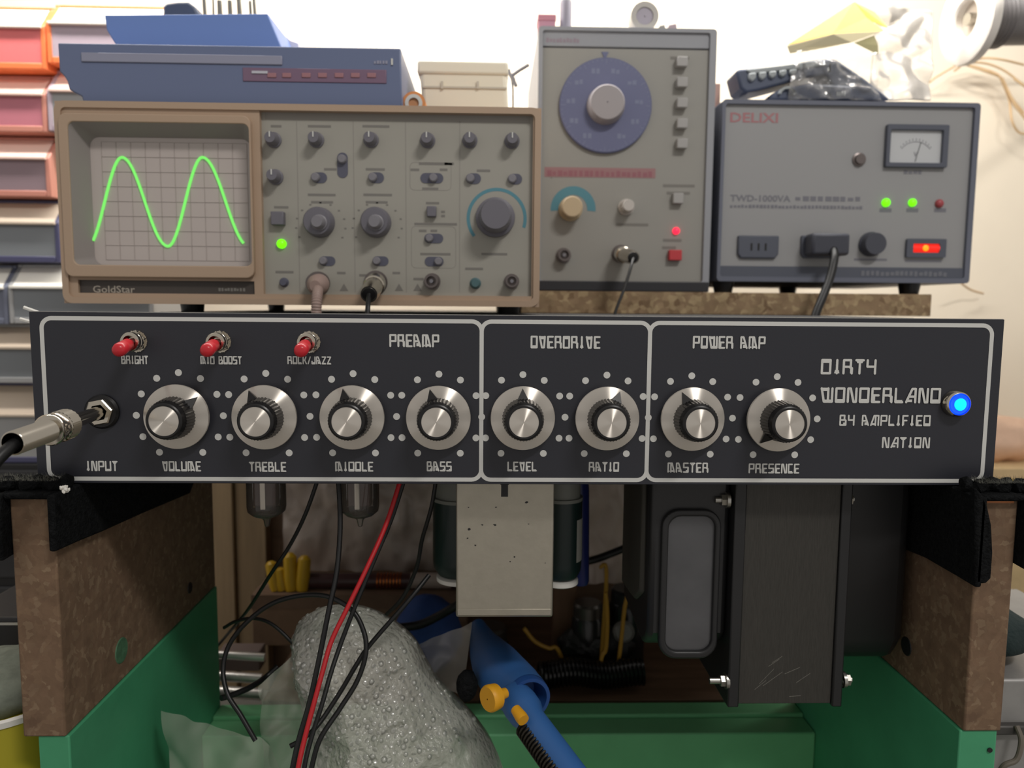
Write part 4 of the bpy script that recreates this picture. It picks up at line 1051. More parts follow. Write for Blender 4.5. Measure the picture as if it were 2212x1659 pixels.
# orange and white roll lying on its side
x, z = XZ(897, 214, .175); r = M(24, .175)
rl = thing('tape_roll', 'orange and white tape roll standing between player and tub', 'tape', (x, .18, zst))
zc = zst + r
MB().lathe((x, .165, zc), (0, 1, 0), [(0, r * .72), (0, r), (.018, r), (.018, r * .72)], 32, caps=False).build('orange_tape', mat('orange_tape', (226, 150, 92), .5), rl)
MB().lathe((x, .164, zc), (0, 1, 0), [(0, r * .45), (0, r * .74), (.02, r * .74), (.02, r * .45), (0, r * .45)], 32, caps=False).build('white_core', m_white, rl)
MB().cyl((x, .1655, zc), (x, .18, zc), r * .46, n=24).build('plug', mat('tan_plug', (196, 140, 98), .5), rl)
# small clamp on a rod by the generator
t = thing('wire_clip', 'thin grey wire clip leaning between tub and generator', 'clip', P(1105, 200, .27))
MB().tube(spline([P(1098, 150, .27), P(1104, 163, .27), P(1122, 152, .27), P(1142, 140, .27)], 6), .0014, 8).build('arm', m_knobl, t)
MB().tube(spline([P(1104, 163, .27), P(1110, 175, .27), P(1116, 188, .27)], 6), [.0018] * 6 + [.0014] * 6 + [.0003], 8).build('jaw', m_knobl, t)
MB().tube([P(1104, 163, .272), P(1108, 190, .272), Vector((P(1110, 220, .272).x, .272, zst))], .0008, 8).build('stem', m_knobl, t)

# ------------------------------------------------------------------ on the generator
zgt = gz1 + .0001
YR = YG + .003
def rod(name, label, cat, px, wd, top, Y, mt):
    x = P(px, 40, Y).x; zt_ = P(px, top, Y).z
    r = M(wd / 2, Y)
    tag(MB().lathe((x, Y, zgt), (0, 0, 1), [(0, r), (zt_ - zgt - .002, r), (zt_ - zgt, r * .85)], 24).build(name, mt), label, cat)
x0_, x1_ = P(1158, 45, YR).x, P(1200, 45, YR).x
rb = thing('small_box', 'small dusky pink box on the corner of the generator', 'box', ((x0_ + x1_) / 2, YR + .01, zgt))
MB().box(x0_ + .002, x1_, YR, YR + .02, zgt, P(1180, 33, YR).z - .004).build('box_body', mat('dusky_pink_card', (190, 140, 156), .6), rb, bevel=.0006)
MB().box(x0_ + .0015, x1_ + .0005, YR - .0005, YR + .0205, P(1180, 33, YR).z - .004, P(1180, 31, YR).z).build('box_lid', mat('rose_card', (198, 136, 150), .6), rb, bevel=.0005)
rod('glue_tube', 'grey cylinder standing upright on the generator beside the pink box', 'tube', 1222, 24, 1, YR + .005, mat('mauve_grey_plastic', (150, 146, 158), .5))
Yq = YR; x, _z = XZ(1393, 36, Yq); r = M(29, Yq); zc = zgt + r
tr_ = thing('tape_reel', 'clear tape reel standing on edge on the generator', 'tape', (x, Yq + .008, zgt))
MB().lathe((x, Yq, zc), (0, 1, 0), [(0, r * .62), (0, r), (.015, r), (.015, r * .62), (0, r * .62)], 40, caps=False).build('tape', mat('clear_tape_edge', (186, 182, 176), .3, sss=.1), tr_)
MB().lathe((x, Yq + .001, zc), (0, 1, 0), [(0, .0005), (0, r * .60), (.013, r * .60), (.013, .0005)], 32, caps=False).build('core', mat('mauve_core', (170, 164, 176), .5), tr_)
for i, (px, wd, hh, lab) in enumerate(((1430, 16, .005, 'small grey cap lying right of the tape reel on the generator'), (1452, 22, .006, 'small mauve scrap lying at the right end of the generator top'))):
    x = P(px, 60, YR).x; a = M(wd / 2, YR)
    tag(MB().hexa([(x - a, YR, zgt), (x + a, YR, zgt), (x + a, YR + .01, zgt), (x - a, YR + .01, zgt), (x - a * .6, YR, zgt + hh * .8), (x + a * .8, YR, zgt + hh), (x + a * .8, YR + .01, zgt + hh), (x - a * .6, YR + .01, zgt + hh * .8)]).build('scrap_piece', mat('scrap%d_grey' % i, ((150, 146, 140), (168, 150, 156))[i], .5), bevel=.0006), lab, 'scrap')
# leaning pale stick left of the stabilizer
rod_m = mat('pale_stick', (196, 192, 184), .5)

# ------------------------------------------------------------------ on the stabilizer
zrt = z1 + .0001
Yv = YG + .010
m_dk = mat('slate_black_plastic', (78, 86, 106), .4)
sp_ = thing('paper_punch', 'slate black two armed tool with ribbed arm on the stabilizer', 'tool', (P(1760, 210, Yv).x, Yv + .02, zrt))
def out_prism(pts, Y, d, name, mt, par, bev=.001, zf=None):
    o_ = [XZ(a, b, Y) for a, b in pts]
    if zf is not None: o_ = [(x, max(z, zf)) for x, z in o_]
    return MB().prism(o_, Y, Y + d).build(name, mt, par, bevel=bev)
out_prism([(1590, 152), (1600, 148), (1700, 140), (1760, 128), (1800, 125), (1800, 160), (1740, 168), (1640, 195), (1612, 200), (1600, 190)], Yv, .03, 'left_arm', m_dk, sp_, .002)
out_prism([(1795, 124), (1806, 126), (1870, 170), (1925, 215), (1850, 216), (1800, 190), (1780, 150)], Yv, .03, 'right_arm', m_dk, sp_, .002)
out_prism([(1660, 216), (1668, 202), (1690, 190), (1750, 180), (1840, 185), (1846, 216)], Yv - .004, .036, 'base', m_dk, sp_, .002, zf=zrt)
rib = mat('pale_grey_rib', (158, 164, 166), .4)
for i in range(5):
    px = 1618 + i * 22
    out_prism([(px, 158 - i * 2), (px + 16, 156 - i * 2), (px + 16, 168 - i * 3), (px + 8, 176 - i * 3.4), (px, 170 - i * 3)], Yv - .003, .006, 'rib', rib, sp_, .001)
out_prism([(1612, 150), (1770, 130), (1790, 140), (1622, 160)], Yv - .002, .02, 'arm_cover', rib, sp_, .001)
x, z = XZ(1700, 206, Yv - .006); MB().arc(x, z, M(13, Yv), M(18, Yv), -80, 80, Yv - .007, Yv - .003).build('hub_ring', rib, sp_)
blur_text(4, XZ(1802, 210, Yv)[0], XZ(1802, 210, Yv)[1], Yv - .0045, .004, .008, rib, 'lettering', sp_)

def sheet(fn, nu, nv):
    V = []; Fc = []
    for j in range(nv + 1):
        for i in range(nu + 1): V.append(fn(i / nu, j / nv))
    for j in range(nv):
        for i in range(nu):
            a = j * (nu + 1) + i; Fc.append((a, a + 1, a + nu + 2, a + nu + 1))
    mb = MB(); mb.add(V, Fc); return mb
def quad(a, b, c, d):
    a, b, c, d = (Vector(q) for q in (a, b, c, d))
    return lambda u, v: (a * (1 - u) + b * u) * (1 - v) + (d * (1 - u) + c * u) * v
def crumple(fn, amp, sc_, seed=0.0, dirv=(0, 1, 0)):
    dv_ = Vector(dirv)
    def g(u, v):
        p = fn(u, v); q = p * sc_ + Vector((seed, seed * 1.7, 0))
        k = 1 - abs(mnoise.noise(q)) * 2
        return p + dv_ * (k * amp + amp * .5 * mnoise.noise(q * 2.7))
    return g
m_clear = film('clear_bag_film', (244, 236, 226), .26, .3)
m_thin = film('thin_clear_film', (214, 212, 208), .16, .12, bump=(70, .5))
# crumpled clear bags behind the tool
Yb = YG + .075
bg1 = sheet(crumple(quad(P(1880, 216, Yb), P(2012, 216, Yb), P(2022, 20, Yb + .02), P(1900, 8, Yb + .02)), .005, 28, 2), 60, 60)
bg1.v = [Vector((q.x, q.y, max(q.z, zrt + .0004))) for q in bg1.v]
o = bg1.build('plastic_bag', m_clear, smooth=80); tag(o, 'tall crumpled clear bag standing right of the black tool', 'bag')
o.modifiers.new('t', 'SOLIDIFY').thickness = .0004
bg2 = sheet(crumple(quad(P(1700, 216, Yv - .008), P(1905, 216, Yv - .008), P(1880, 118, Yv - .001), P(1720, 108, Yv - .001)), .007, 60, 9), 46, 30)
bg2.v = [Vector((q.x, q.y - .006, max(q.z, zrt + .0004))) for q in bg2.v]
o = bg2.build('plastic_bag', m_thin, smooth=80); tag(o, 'thin clear bag crumpled over the black tool', 'bag')
# yellow envelope lying on the bags
Ye = YG + .06
env = thing('paper_envelope', 'folded yellow paper envelope resting on the clear bags', 'envelope', P(1800, 100, Ye))
m_yel = mat('manila_paper', (238, 188, 88), .75, sss=.15); m_yel2 = mat('pale_manila_paper', (214, 202, 164), .75)
def env_part(pts, name, mt, th=.0006):
    A = [P(a, b, y) for a, b, y in pts]; n = len(A)
    mb = MB(); nn = (A[1] - A[0]).cross(A[2] - A[0]).normalized() * th
    mb.add(A + [q + nn for q in A], [tuple(range(n)), tuple(range(2 * n - 1, n - 1, -1))] + [(i, i + n, (i + 1) % n + n, (i + 1) % n) for i in range(n)])
    return mb.build(name, mt, env, smooth=0)
env_part([(1702, 96, Ye), (1845, 4, Ye + .03), (1872, 38, Ye + .02), (1910, 66, Ye + .005), (1800, 72, Ye - .006)], 'front_sheet', m_yel)
env_part([(1845, 4, Ye + .034), (1890, 26, Ye + .03), (1918, 60, Ye + .012), (1872, 40, Ye + .025)], 'flap', m_yel)
env_part([(1700, 100, Ye - .002), (1800, 74, Ye - .008), (1905, 68, Ye + .003), (1840, 92, Ye - .004), (1760, 108, Ye - .004), (1706, 116, Ye - .001)], 'side_fold', m_yel2)
env_part([(1845, 92, Ye - .002), (1888, 76, Ye + .002), (1897, 98, Ye + .004), (1897, 118, Ye + .006)], 'corner_fold', mat('khaki_paper', (196, 188, 140), .75))
o = MB().tube([P(1622, 214, Yb + .02), P(1622, 60, Yb + .02)], .0001, 4)
# small pink upright block by the left of the stabilizer
x = P(1563, 205, Yv).x
tag(MB().box(x - .006, x + .006, Yv + .03, Yv + .04, zrt, P(1563, 180, Yv + .03).z).build('eraser_block', mat('dull_pink_block', (196, 160, 148), .6), bevel=.0006), 'small dull pink block at the left end of the stabilizer', 'block')

# ------------------------------------------------------------------ spool and strings on the wall
Ysp = .40
spo = thing('cable_spool', 'white flanged spool of dark cable on a wall peg at top right', 'spool', P(2110, 45, Ysp))
ax = Vector((1.0, .05, .05)).normalized()
c = P(2088, 42, Ysp); rr = M(92, Ysp)
MB().lathe(c, ax, [(0, rr * .40), (-.002, rr * .44), (-.003, rr * .85), (-.001, rr * .97), (.003, rr), (.007, rr * .98), (.008, rr * .6), (.008, rr * .40), (0, rr * .40)], 64, caps=False).build('flange', mat('white_spool', (236, 230, 222), .4), spo)
MB().lathe(c + ax * .004, ax, [(.004, .0005), (.003, rr * .40), (.0, rr * .41), (.10, rr * .41)], 48, caps=False).build('hub', mat('tan_core', (200, 188, 174), .6), spo)
prof = []
for i in range(7): prof += [(.0075 + i * .0040, rr * .60), (.0090 + i * .0040, rr * .64), (.0110 + i * .0040, rr * .60)]
prof += [(.036, rr * .57), (.12, rr * .57)]
MB().lathe(c, ax, prof, 48, caps=False).build('wound_cable', mat('grey_winding', (124, 120, 120), .5), spo)
MB().tube([c - ax * .0, c + ax * .10, c + ax * .13, Vector((c.x + .34, .62, c.z + .03))], .006, 10).build('peg', m_steel, spo)
stg = thing('string_bundle', 'bundle of straw coloured strings hanging on the wall', 'string', P(2085, 132, .55))
m_str = mat('straw_string', (206, 176, 136), .8)
rnd = random.Random(8)
for a in ([(2078, 134), (2050, 150), (2020, 168), (2008, 178)], [(2080, 136), (2120, 126), (2160, 128), (2212, 140)], [(2080, 136), (2125, 136), (2165, 150), (2200, 175), (2230, 200)], [(2080, 138), (2120, 148), (2160, 165), (2185, 210), (2212, 245)],
          [(2082, 138), (2130, 155), (2165, 172), (2190, 225), (2220, 260)], [(2160, 165), (2180, 215), (2186, 260), (2200, 285), (2220, 290)], [(2165, 168), (2195, 230), (2230, 275)], [(2190, 170), (2212, 185), (2240, 200)], [(2080, 134), (2072, 145), (2062, 153)]):
    Ya = .60; MB().tube(spline([P(x_, y_, Ya - rnd.uniform(0, .01)) for x_, y_ in a], 6), .0013, 6).build('strand', m_str, stg)
o = MB().tube(spline([P(2076, 612, .58), P(2095, 625, .60), P(2112, 631, .605), P(2124, 634, .61)], 6), .0012, 6).build('straw_piece', m_str)
tag(o, 'single straw strand sticking out behind the stabilizer base', 'straw')

# ------------------------------------------------------------------ stacked bins on the left
YBN = .41
def bin_(label, a, b, top, bot, body, front, lid, z_below=None, sub=True):
    """open storage bin: outer box, front window, sloped lid above it, lip"""
    x0_, x1_ = P(a, (top + bot) / 2, YBN).x, P(b, (top + bot) / 2, YBN).x
    zt_, zb_ = P((a + b) / 2, top, YBN).z, P((a + b) / 2, bot, YBN).z
    h = zt_ - zb_; dp = .10
    t = thing('storage_bin', label, 'bin', ((x0_ + x1_) / 2, YBN + dp / 2, zb_), 'stacked storage bins')
    T = .0045
    mb = MB()
    zw = zb_ + h * .62
    side = [(YBN, zb_), (YBN, zw), (YBN + .018, zt_ - .003), (YBN + .018, zt_), (YBN + dp, zt_), (YBN + dp, zb_)]
    mb.prism_x(side, x0_, x0_ + T); mb.prism_x(side, x1_ - T, x1_)
    mb.box(x0_ + T, x1_ - T, YBN, YBN + dp, zb_, zb_ + T * 1.3)
    mb.box(x0_ + T, x1_ - T, YBN + .018, YBN + dp, zt_ - .003, zt_)
    mb.box(x0_ + T, x1_ - T, YBN + dp - .002, YBN + dp, zb_, zt_)
    mb.build('bin_body', body, t, bevel=.0008)
    MB().prism(rrect(x0_ + T * .8, x1_ - T * .8, zb_ + T, zw, .004, 4), YBN + .001, YBN + .003).build('front_window', front, t)
    MB().hexa([(x0_ + T, YBN + .0005, zw), (x1_ - T, YBN + .0005, zw), (x1_ - T, YBN + .002, zw + .001), (x0_ + T, YBN + .002, zw + .001),
               (x0_ + T, YBN + .017, zt_ - .004), (x1_ - T, YBN + .017, zt_ - .004), (x1_ - T, YBN + .018, zt_ - .003), (x0_ + T, YBN + .018, zt_ - .003)]).build('sloped_lid', lid, t)
    MB().box(x0_ + T * .6, x1_ - T * .6, YBN - .003, YBN + .002, zw - .0022, zw + .0006).build('lip', lid, t, bevel=.0006)
    return t
mk = lambda n, c, **k: mat(n, c, .35, **k)
m_or = mk('orange_bin_plastic', (240, 128, 76), sss=.2); m_rose = mk('rose_window', (226, 120, 120), sss=.2); m_pk = mk('pale_pink_lid', (238, 206, 192))
m_ros2 = mk('dusky_rose_window', (188, 116, 128)); m_tan = mk('salmon_bin_plastic', (196, 132, 116)); m_lil = mk('lilac_clear_plastic', (176, 160, 170)); m_mauve = mk('mauve_window', (140, 120, 126))
m_nvy = mk('navy_bin_plastic', (74, 74, 104)); m_gry = mk('grey_clear_window', (124, 128, 132)); m_bei = mk('beige_lid', (200, 184, 166)); m_wht = mk('bright_lid', (240, 236, 226)); m_clr = mk('clear_grey_plastic', (158, 158, 158)); m_sl = mk('slate_window', (104, 108, 124))  # white lid colour paints a lamp reflection onto bins below the navy one
rows = [
 ('orange framed bin with rose front, top of the left column', -110, 97, -2, 148, m_or, m_rose, m_wht),
 ('orange framed bin with lilac clear front left of the blue tray', 99, 352, -4, 138, m_or, m_lil, m_wht),
 ('dusky rose bin directly below the top orange bin', -110, 99, 151, 284, m_tan, m_ros2, m_pk),
 ('grey clear bin half hidden behind the disc player', 101, 330, 141, 284, m_lil, m_clr, m_pk),
 ('mauve fronted bin beside the top of the oscilloscope', -110, 107, 287, 424, m_tan, m_mauve, m_pk),
 ('navy framed bin with grey window beside the oscilloscope screen', -110, 127, 427, 566, m_nvy, m_gry, m_bei),
 ('slate bin at the frame edge below the navy bin', -190, 15, 570, 700, m_sl, m_sl, m_wht),
 ('clear bin with lamp glare painted on its lid under the navy bin', 17, 330, 570, 700, m_clr, m_gry, m_wht),
 ('beige lidded clear bin left of the amplifier corner', -110, 330, 702, 828, m_clr, m_gry, m_bei),
 ('lowest beige bin behind the jack plug', -110, 330, 831, 1000, m_nvy, m_clr, m_bei)]
for r_ in rows: bin_(*r_)
zcab = P(110, 1001, YBN).z
cb = thing('low_cabinet', 'black low cabinet under the stacked bins', 'cabinet', (-.5, YBN + .06, ZB))
MB().box(P(-130, 1000, YBN).x, P(334, 1000, YBN).x, YBN - .004, YBN + .11, ZB, zcab).build('cabinet_body', m_blksat, cb, bevel=.001)
for a, b in ((ZB + .01, -.24), (-.23, zcab - .006)):
    d_ = MB().box(P(-125, 1000, YBN).x, P(329, 1000, YBN).x, YBN - .007, YBN - .004, a, b).build('drawer', mat('charcoal_drawer', (44, 44, 46), .45), cb, bevel=.0008)
    MB().box(-.50, -.46, YBN - .012, YBN - .0068, (a + b) / 2 - .003, (a + b) / 2 + .003).build('handle', m_steel, d_, bevel=.001)
# white offcut strips behind the panel's left corner
for i, (a, b) in enumerate((((52, 664), (66, 671)), ((44, 689), (66, 694)))):
    pa_, pb_ = P(a[0], a[1], .05), P(b[0] + 40, b[1] + 12, .05)
    o = MB().tube([pa_, pb_, Vector((pxl + .016, .06, pzt - .05 + i * .01)), Vector((pxl + .018, .065, ZT + .0016))], .0010, 6).build('cable_tie', m_white)
    tag(o, ('upper', 'lower')[i] + ' white cable tie end beside the top left panel corner', 'cable tie')
# ------------------------------------------------------------------ clutter behind the stand
Ycr = .195
zcr = P(1300, 1512, Ycr).z
cr = thing('wooden_crate', 'dark brown wooden crate behind the green rail', 'crate', (0, .28, ZB))
m_crate = mat('dark_brown_wood', (108, 82, 62), .75, vary=(14, .3), stretch=(1, 6, 6))
MB().box(-.185, .195, Ycr, .36, zcr - .008, zcr).build('top_plank', m_crate, cr, bevel=.0008)
MB().box(-.185, .195, Ycr + .004, Ycr + .014, ZB, zcr - .008).build('front_plank', m_crate, cr)
MB().box(-.185, .195, .346, .356, ZB, zcr - .008).build('rear_plank', m_crate, cr)
# cardboard box
Ybx = .29
zbx = P(800, 1286, Ybx).z
bx_ = thing('cardboard_box', 'brown cardboard box behind the bubble wrap', 'box', (P(800, 1400, Ybx).x, Ybx + .02, zcr))
xa, xb = P(545, 1350, Ybx).x, P(1010, 1350, Ybx).x
m_card = mat('brown_cardboard', (132, 106, 84), .8, vary=(30, .15))
MB().box(xa, xb, Ybx, Ybx + .045, zcr, zbx).build('carton', m_card, bx_, bevel=.0008)
MB().box(xa - .0003, xb + .0003, Ybx - .0006, Ybx + .02, zbx - .012, zbx + .0005).build('lid_flap', mat('worn_cardboard', (118, 94, 76), .8, vary=(30, .2)), bx_)
# dark red bar with its orange glints modelled as rings on the box
yb_ = Ybx + .016; r = M(17, yb_)
a = P(655, 1250, yb_); b = P(985, 1250, yb_); zc = zbx + .0005 + r
bar = thing('glinting_bar', 'dark red bar with painted copper glints on the cardboard box', 'coil', ((a.x + b.x) / 2, yb_, zbx))
MB().cyl((a.x, yb_, zc), (b.x, yb_, zc), r, n=24).build('former', mat('dark_maroon', (70, 46, 46), .3), bar)
for i in range(8):
    x = P(815 + i * 7, 1250, yb_).x
    MB().lathe((x, yb_, zc), (1, 0, 0), [(0, r), (.0004, r + .0007), (.0011, r + .0007), (.0015, r)], 24, caps=False).build('copper_glint', mat('copper_glint_ring', (206, 116, 46), .25, .9), bar)
MB().cyl((P(888, 1250, yb_).x, yb_, zc), (P(975, 1250, yb_).x, yb_, zc), r * 1.04, n=24).build('pale_sleeve', mat('pale_sleeve', (176, 160, 150), .4), bar)
# yellow caps
yc = thing('yellow_clips', 'cluster of yellow plastic clips beside the dark red bar', 'clip', P(622, 1285, Ybx + .01))
m_yc = mat('yellow_plastic', (200, 158, 30), .4)
for (p0, p1, w_) in (((597, 1288), (584, 1212), 14), ((612, 1296), (603, 1226), 14), ((630, 1284), (626, 1194), 16), ((652, 1284), (658, 1200), 16)):
    A = P(p0[0], p0[1], Ybx + .010); A.z = zbx + .0006; B_ = P(p1[0], p1[1], Ybx + .014)
    MB().tube([A, A.lerp(B_, .3), A.lerp(B_, .9), B_], [M(w_ * .8, Ybx), M(w_, Ybx), M(w_ * .9, Ybx), M(w_ * .4, Ybx)], 12).build('clip', m_yc, yc)
# hanging film bags
m_grf = film('smoky_bag_film', (206, 192, 182), .62, .2, bump=(60, .6))
m_pkf = film('pinkish_bag_film', (232, 214, 200), .8, .25, bump=(60, .5))
zsb = ZS - .018
def hang(label, a, b, top, bot, Y, mt, seed, amp=.006):
    tl = P(a, top, Y); tr2 = P(b, top, Y); bl2 = P(a, bot, Y); br2 = P(b, bot, Y)
    tl.z = tr2.z = zsb - .001
    o = sheet(crumple(quad(bl2, br2, tr2, tl), amp, 45, seed), 36, 36).build('plastic_bag', mt, smooth=80)
    tag(o, label, 'bag'); return o
hang('smoky clear bag hanging behind the two glass tubes', 610, 945, 1000, 1236, .345, m_grf, 4)
hang('pinkish clear bag hanging beside the black transformer', 1262, 1392, 1000, 1262, .30, m_pkf, 6)
# blue pouch
def blob(c, rx, ry, rz, n=24, k=.12, s=40, seed=0):
    V = []; Fc = []; m_ = n // 2
    for j in range(m_ + 1):
        t = PI * j / m_
        for i in range(n):
            a = 2 * PI * i / n
            d_ = Vector((math.sin(t) * math.cos(a), math.sin(t) * math.sin(a), math.cos(t)))
            d_ *= 1 + k * mnoise.noise(d_ * 2.2 + Vector((seed, seed, seed)))
            V.append(Vector(c) + Vector((d_.x * rx, d_.y * ry, d_.z * rz)))
    for j in range(m_):
        for i in range(n): Fc.append((j * n + i, (j + 1) * n + i, (j + 1) * n + (i + 1) % n, j * n + (i + 1) % n))
    mb = MB(); mb.add(V, Fc); return mb
ybp = .245; q = P(925, 1345, ybp)
hz_ = (P(925, 1290, ybp).z - zcr) / 2
tag(blob((q.x, ybp, zcr + hz_), M(75, ybp), .03, hz_, 28, .1, seed=3).build('fabric_pouch', mat('blue_fabric', (44, 72, 132), .8, vary=(60, .2)), smooth=80), 'dark blue fabric pouch behind the bubble wrap', 'pouch')
# brown post
a = P(1196, 1300, .27); b = P(1246, 1300, .27)
tag(MB().box(a.x, b.x, .27, .285, zcr, zsb).build('wooden_post', mat('reddish_brown_post', (112, 84, 62), .7, vary=(10, .25), stretch=(5, 5, 1)), bevel=.0008), 'reddish brown wooden post behind the silver can', 'post')
# parts jars on the crate
def jar(name, label, px, top, rp, Y, c, lid, cat='jar'):
    x = P(px, 1400, Y).x; zt_ = P(px, top, Y).z; r = M(rp, Y)
    t = thing(name, label, cat, (x, Y, zcr))
    MB().lathe((x, Y, zcr), (0, 0, 1), [(0, r * .95), (.002, r), (zt_ - zcr - .014, r), (zt_ - zcr - .010, r * .85)], 28).build('jar_body', c, t)
    MB().lathe((x, Y, zt_ - .011), (0, 0, 1), [(0, r * .92), (.009, r * .92), (.011, r * .8)], 28).build('jar_lid', lid, t)
m_jar = mat('dark_jar', (38, 38, 38), .2); m_jlid = mat('dull_metal_lid', (96, 92, 88), .3, .7)
jar('parts_jar', 'dark parts jar with dull metal lid right of the silver can', 1268, 1300, 36, .25, m_jar, m_jlid)
jar('parts_jar', 'black parts jar beside the transformer bell', 1352, 1270, 40, .26, mat('black_jar', (28, 28, 30), .25), mat('black_jar_lid', (52, 52, 54), .25, .5))
jar('parts_jar', 'squat smoky jar below the silver can', 1058, 1352, 42, .27, mat('smoky_jar', (58, 54, 50), .25), m_jlid)
ysr = .225; x, z = XZ(1346, 1362, ysr)
dl = thing('round_gauge', 'small round grey dial leaning between the dark jars', 'gauge', (x, ysr, zcr))
MB().lathe((x, ysr, z), (0, -1, 0), [(0, M(24, ysr)), (.004, M(24, ysr)), (.006, M(20, ysr)), (.0045, M(18, ysr)), (.0045, .0003)], 28, caps=False).build('dial_face', mat('grey_dial_face', (112, 112, 108), .4), dl)
MB().box(x - .004, x + .004, ysr - .002, ysr + .002, zcr, z - M(20, ysr)).build('stem', m_blksat, dl)
for i, (pp, lab) in enumerate((([(1308, 1280), (1312, 1330), (1309, 1400), (1300, 1420), (1290, 1480)], 'yellow wire standing between the dark jars'), ([(1362, 1262), (1352, 1300), (1348, 1325), (1340, 1400), (1330, 1490)], 'yellow wire bending beside the transformer'), ([(1132, 1357), (1155, 1385), (1185, 1400), (1205, 1403)], 'short yellow wire below the silver can'), ([(1295, 1225), (1310, 1240), (1300, 1290)], 'yellow wire stub beside the blue sleeve'))):
    pts = [P(a_, b_, .215 + .004 * i) for a_, b_ in pp]
    if i != 2: pts[-1].z = zcr
    else: pts.append(Vector((pts[-1].x + .01, .225, zcr)))
    tag(MB().tube(spline(pts, 6), .0016, 8).build('yellow_wire', mat('dull_yellow_wire', (168, 126, 40), .5)), lab, 'wire')
# coiled cord lying on the crate
ycc = .212; pts = []
n = 26 * 14
for i in range(n + 1):
    u = i / n; a = 2 * PI * 26 * u
    cx_ = P(1165 + 225 * u, 1480, ycc).x
    pts.append(Vector((cx_, ycc + .009 * math.cos(a), zcr + .0095 + .0016 + .003 * math.sin(u * 5) ** 2 + .0095 * math.sin(a))))
tag(MB().tube(pts, .0016, 6).build('coiled_cord', mat('glossy_black_cord', (20, 20, 20), .2)), 'black coiled cord lying on the crate behind the rail', 'cord')
tag(blob((P(1290, 1440, .245).x, .252, zcr + .017), .032, .018, .018, 28, .2, seed=8).build('cable_tangle', mat('black_tangle', (24, 24, 24), .4, bump=(200, .8))), 'dark bundled cable heap behind the coiled cord', 'cable')
# chrome rods at the left
for i, (py, rp, x1p, lab) in enumerate(((1416, 9, 572, 'top bright rod of the chrome rods beside the green side'), (1462, 11, 566, 'middle bright rod of the chrome rods beside the green side'), (1496, 13, 566, 'lowest and thickest of the chrome rods beside the green side'))):
    Y = .20 + .012 * i
    a = P(455, py - 3, Y); b = P(x1p, py + 4, Y)
    t = MB().cyl(a, b, M(rp, Y), n=20).build('chrome_rod', mat('bright_chrome', (240, 236, 230), .25, .6)); tag(t, lab, 'rod', 'chrome rods on the crate')
tag(MB().box(P(470, 1500, .24).x, P(560, 1500, .24).x, .243, .26, zcr, P(500, 1412, .24).z).build('rod_rest', mat('mauve_brown_block', (120, 104, 98), .5), bevel=.001), 'mauve brown block behind the chrome rods', 'block')
# thick cables
for lab, pp, r in (('thick black cable entering behind the silver can at left', [(860, 1356, .20), (905, 1350, .20), (945, 1332, .20), (990, 1305, .20), (1040, 1270, .21)], .0032),
                   ('thick black cable running behind the transformer', [(1262, 1214, .24), (1290, 1207, .24), (1330, 1192, .24), (1390, 1168, .24), (1450, 1150, .24)], .0030)):
    tag(MB().tube(spline([P(*q_) for q_ in pp], 8), r, 12).build('power_cable', m_rubber), lab, 'cable')

# ------------------------------------------------------------------ leads hanging from the chassis
def lead(name, label, pts, r, mt, cat='lead', top=True):
    p = [P(*q_) for q_ in pts]
    if top: p[0].z = ZT - .0012
    o = MB().tube(spline(p, 10), r, 12).build(name, mt); tag(o, label, cat); return o
lead('test_lead', 'red lead hanging from the chassis through the middle', [(870, 1047, .030), (835, 1130, .020), (790, 1232, .008), (748, 1318, -.001), (716, 1385, -.008), (697, 1450, -.015), (678, 1520, -.022), (657, 1600, -.029), (643, 1665, -.035), (620, 1800, -.044)], .00115, m_redcab)
lead('test_lead', 'black lead running along the right of the red lead', [(880, 1047, .036), (846, 1120, .032), (806, 1215, .025), (771, 1300, .018), (740, 1380, .012), (716, 1450, .004), (696, 1520, -.004), (671, 1600, -.012), (656, 1665, -.018), (636, 1800, -.026)], .00115, m_rubber)
lead('test_lead', 'black lead hanging straight between the two glass tubes', [(731, 1047, .022), (735, 1130, .016), (728, 1230, .008), (711, 1315, .001), (689, 1425, -.006), (668, 1520, -.013), (645, 1600, -.020), (631, 1665, -.026), (606, 1800, -.036)], .00125, m_rubber)
lead('test_lead', 'thin black lead slanting left from beside the first glass tube', [(694, 1047, .035), (660, 1110, .038), (625, 1180, .045), (585, 1240, .055), (535, 1318, .11), (490, 1372, .182), (440, 1430, .20)], .00105, m_rubber)
lead('test_lead', 'black lead forming the large loop over the bubble wrap', [(668, 1680, -.010), (690, 1600, -.004), (735, 1530, .004), (772, 1470, .010), (790, 1412, .014), (786, 1365, .018), (760, 1318, .022), (705, 1288, .028), (640, 1288, .034), (580, 1308, .038), (525, 1352, .04), (492, 1400, .04), (482, 1450, .036), (492, 1500, .03), (520, 1545, .026), (552, 1600, .022)], .00125, m_rubber, top=False)
lead('test_lead', 'black lead crossing from the left capacitor to the lead bundle', [(927, 1242, .034), (880, 1300, .026), (800, 1392, .020), (770, 1436, .016), (735, 1495, .012), (690, 1562, .004), (655, 1596, -.003), (627, 1612, -.005)], .0012, m_rubber, top=False)
lead('test_lead', 'thin black lead hanging beside the left capacitor', [(945, 1047, .036), (932, 1095, .038), (912, 1165, .042), (900, 1225, .05), (870, 1290, .06), (826, 1336, .075)], .0011, m_rubber)
lead('test_lead', 'thin black lead arching over the chrome rods', [(484, 1356, .09), (510, 1342, .085), (550, 1336, .08), (590, 1350, .075), (640, 1398, .07), (672, 1445, .066), (700, 1500, .06)], .0010, m_rubber, top=False)
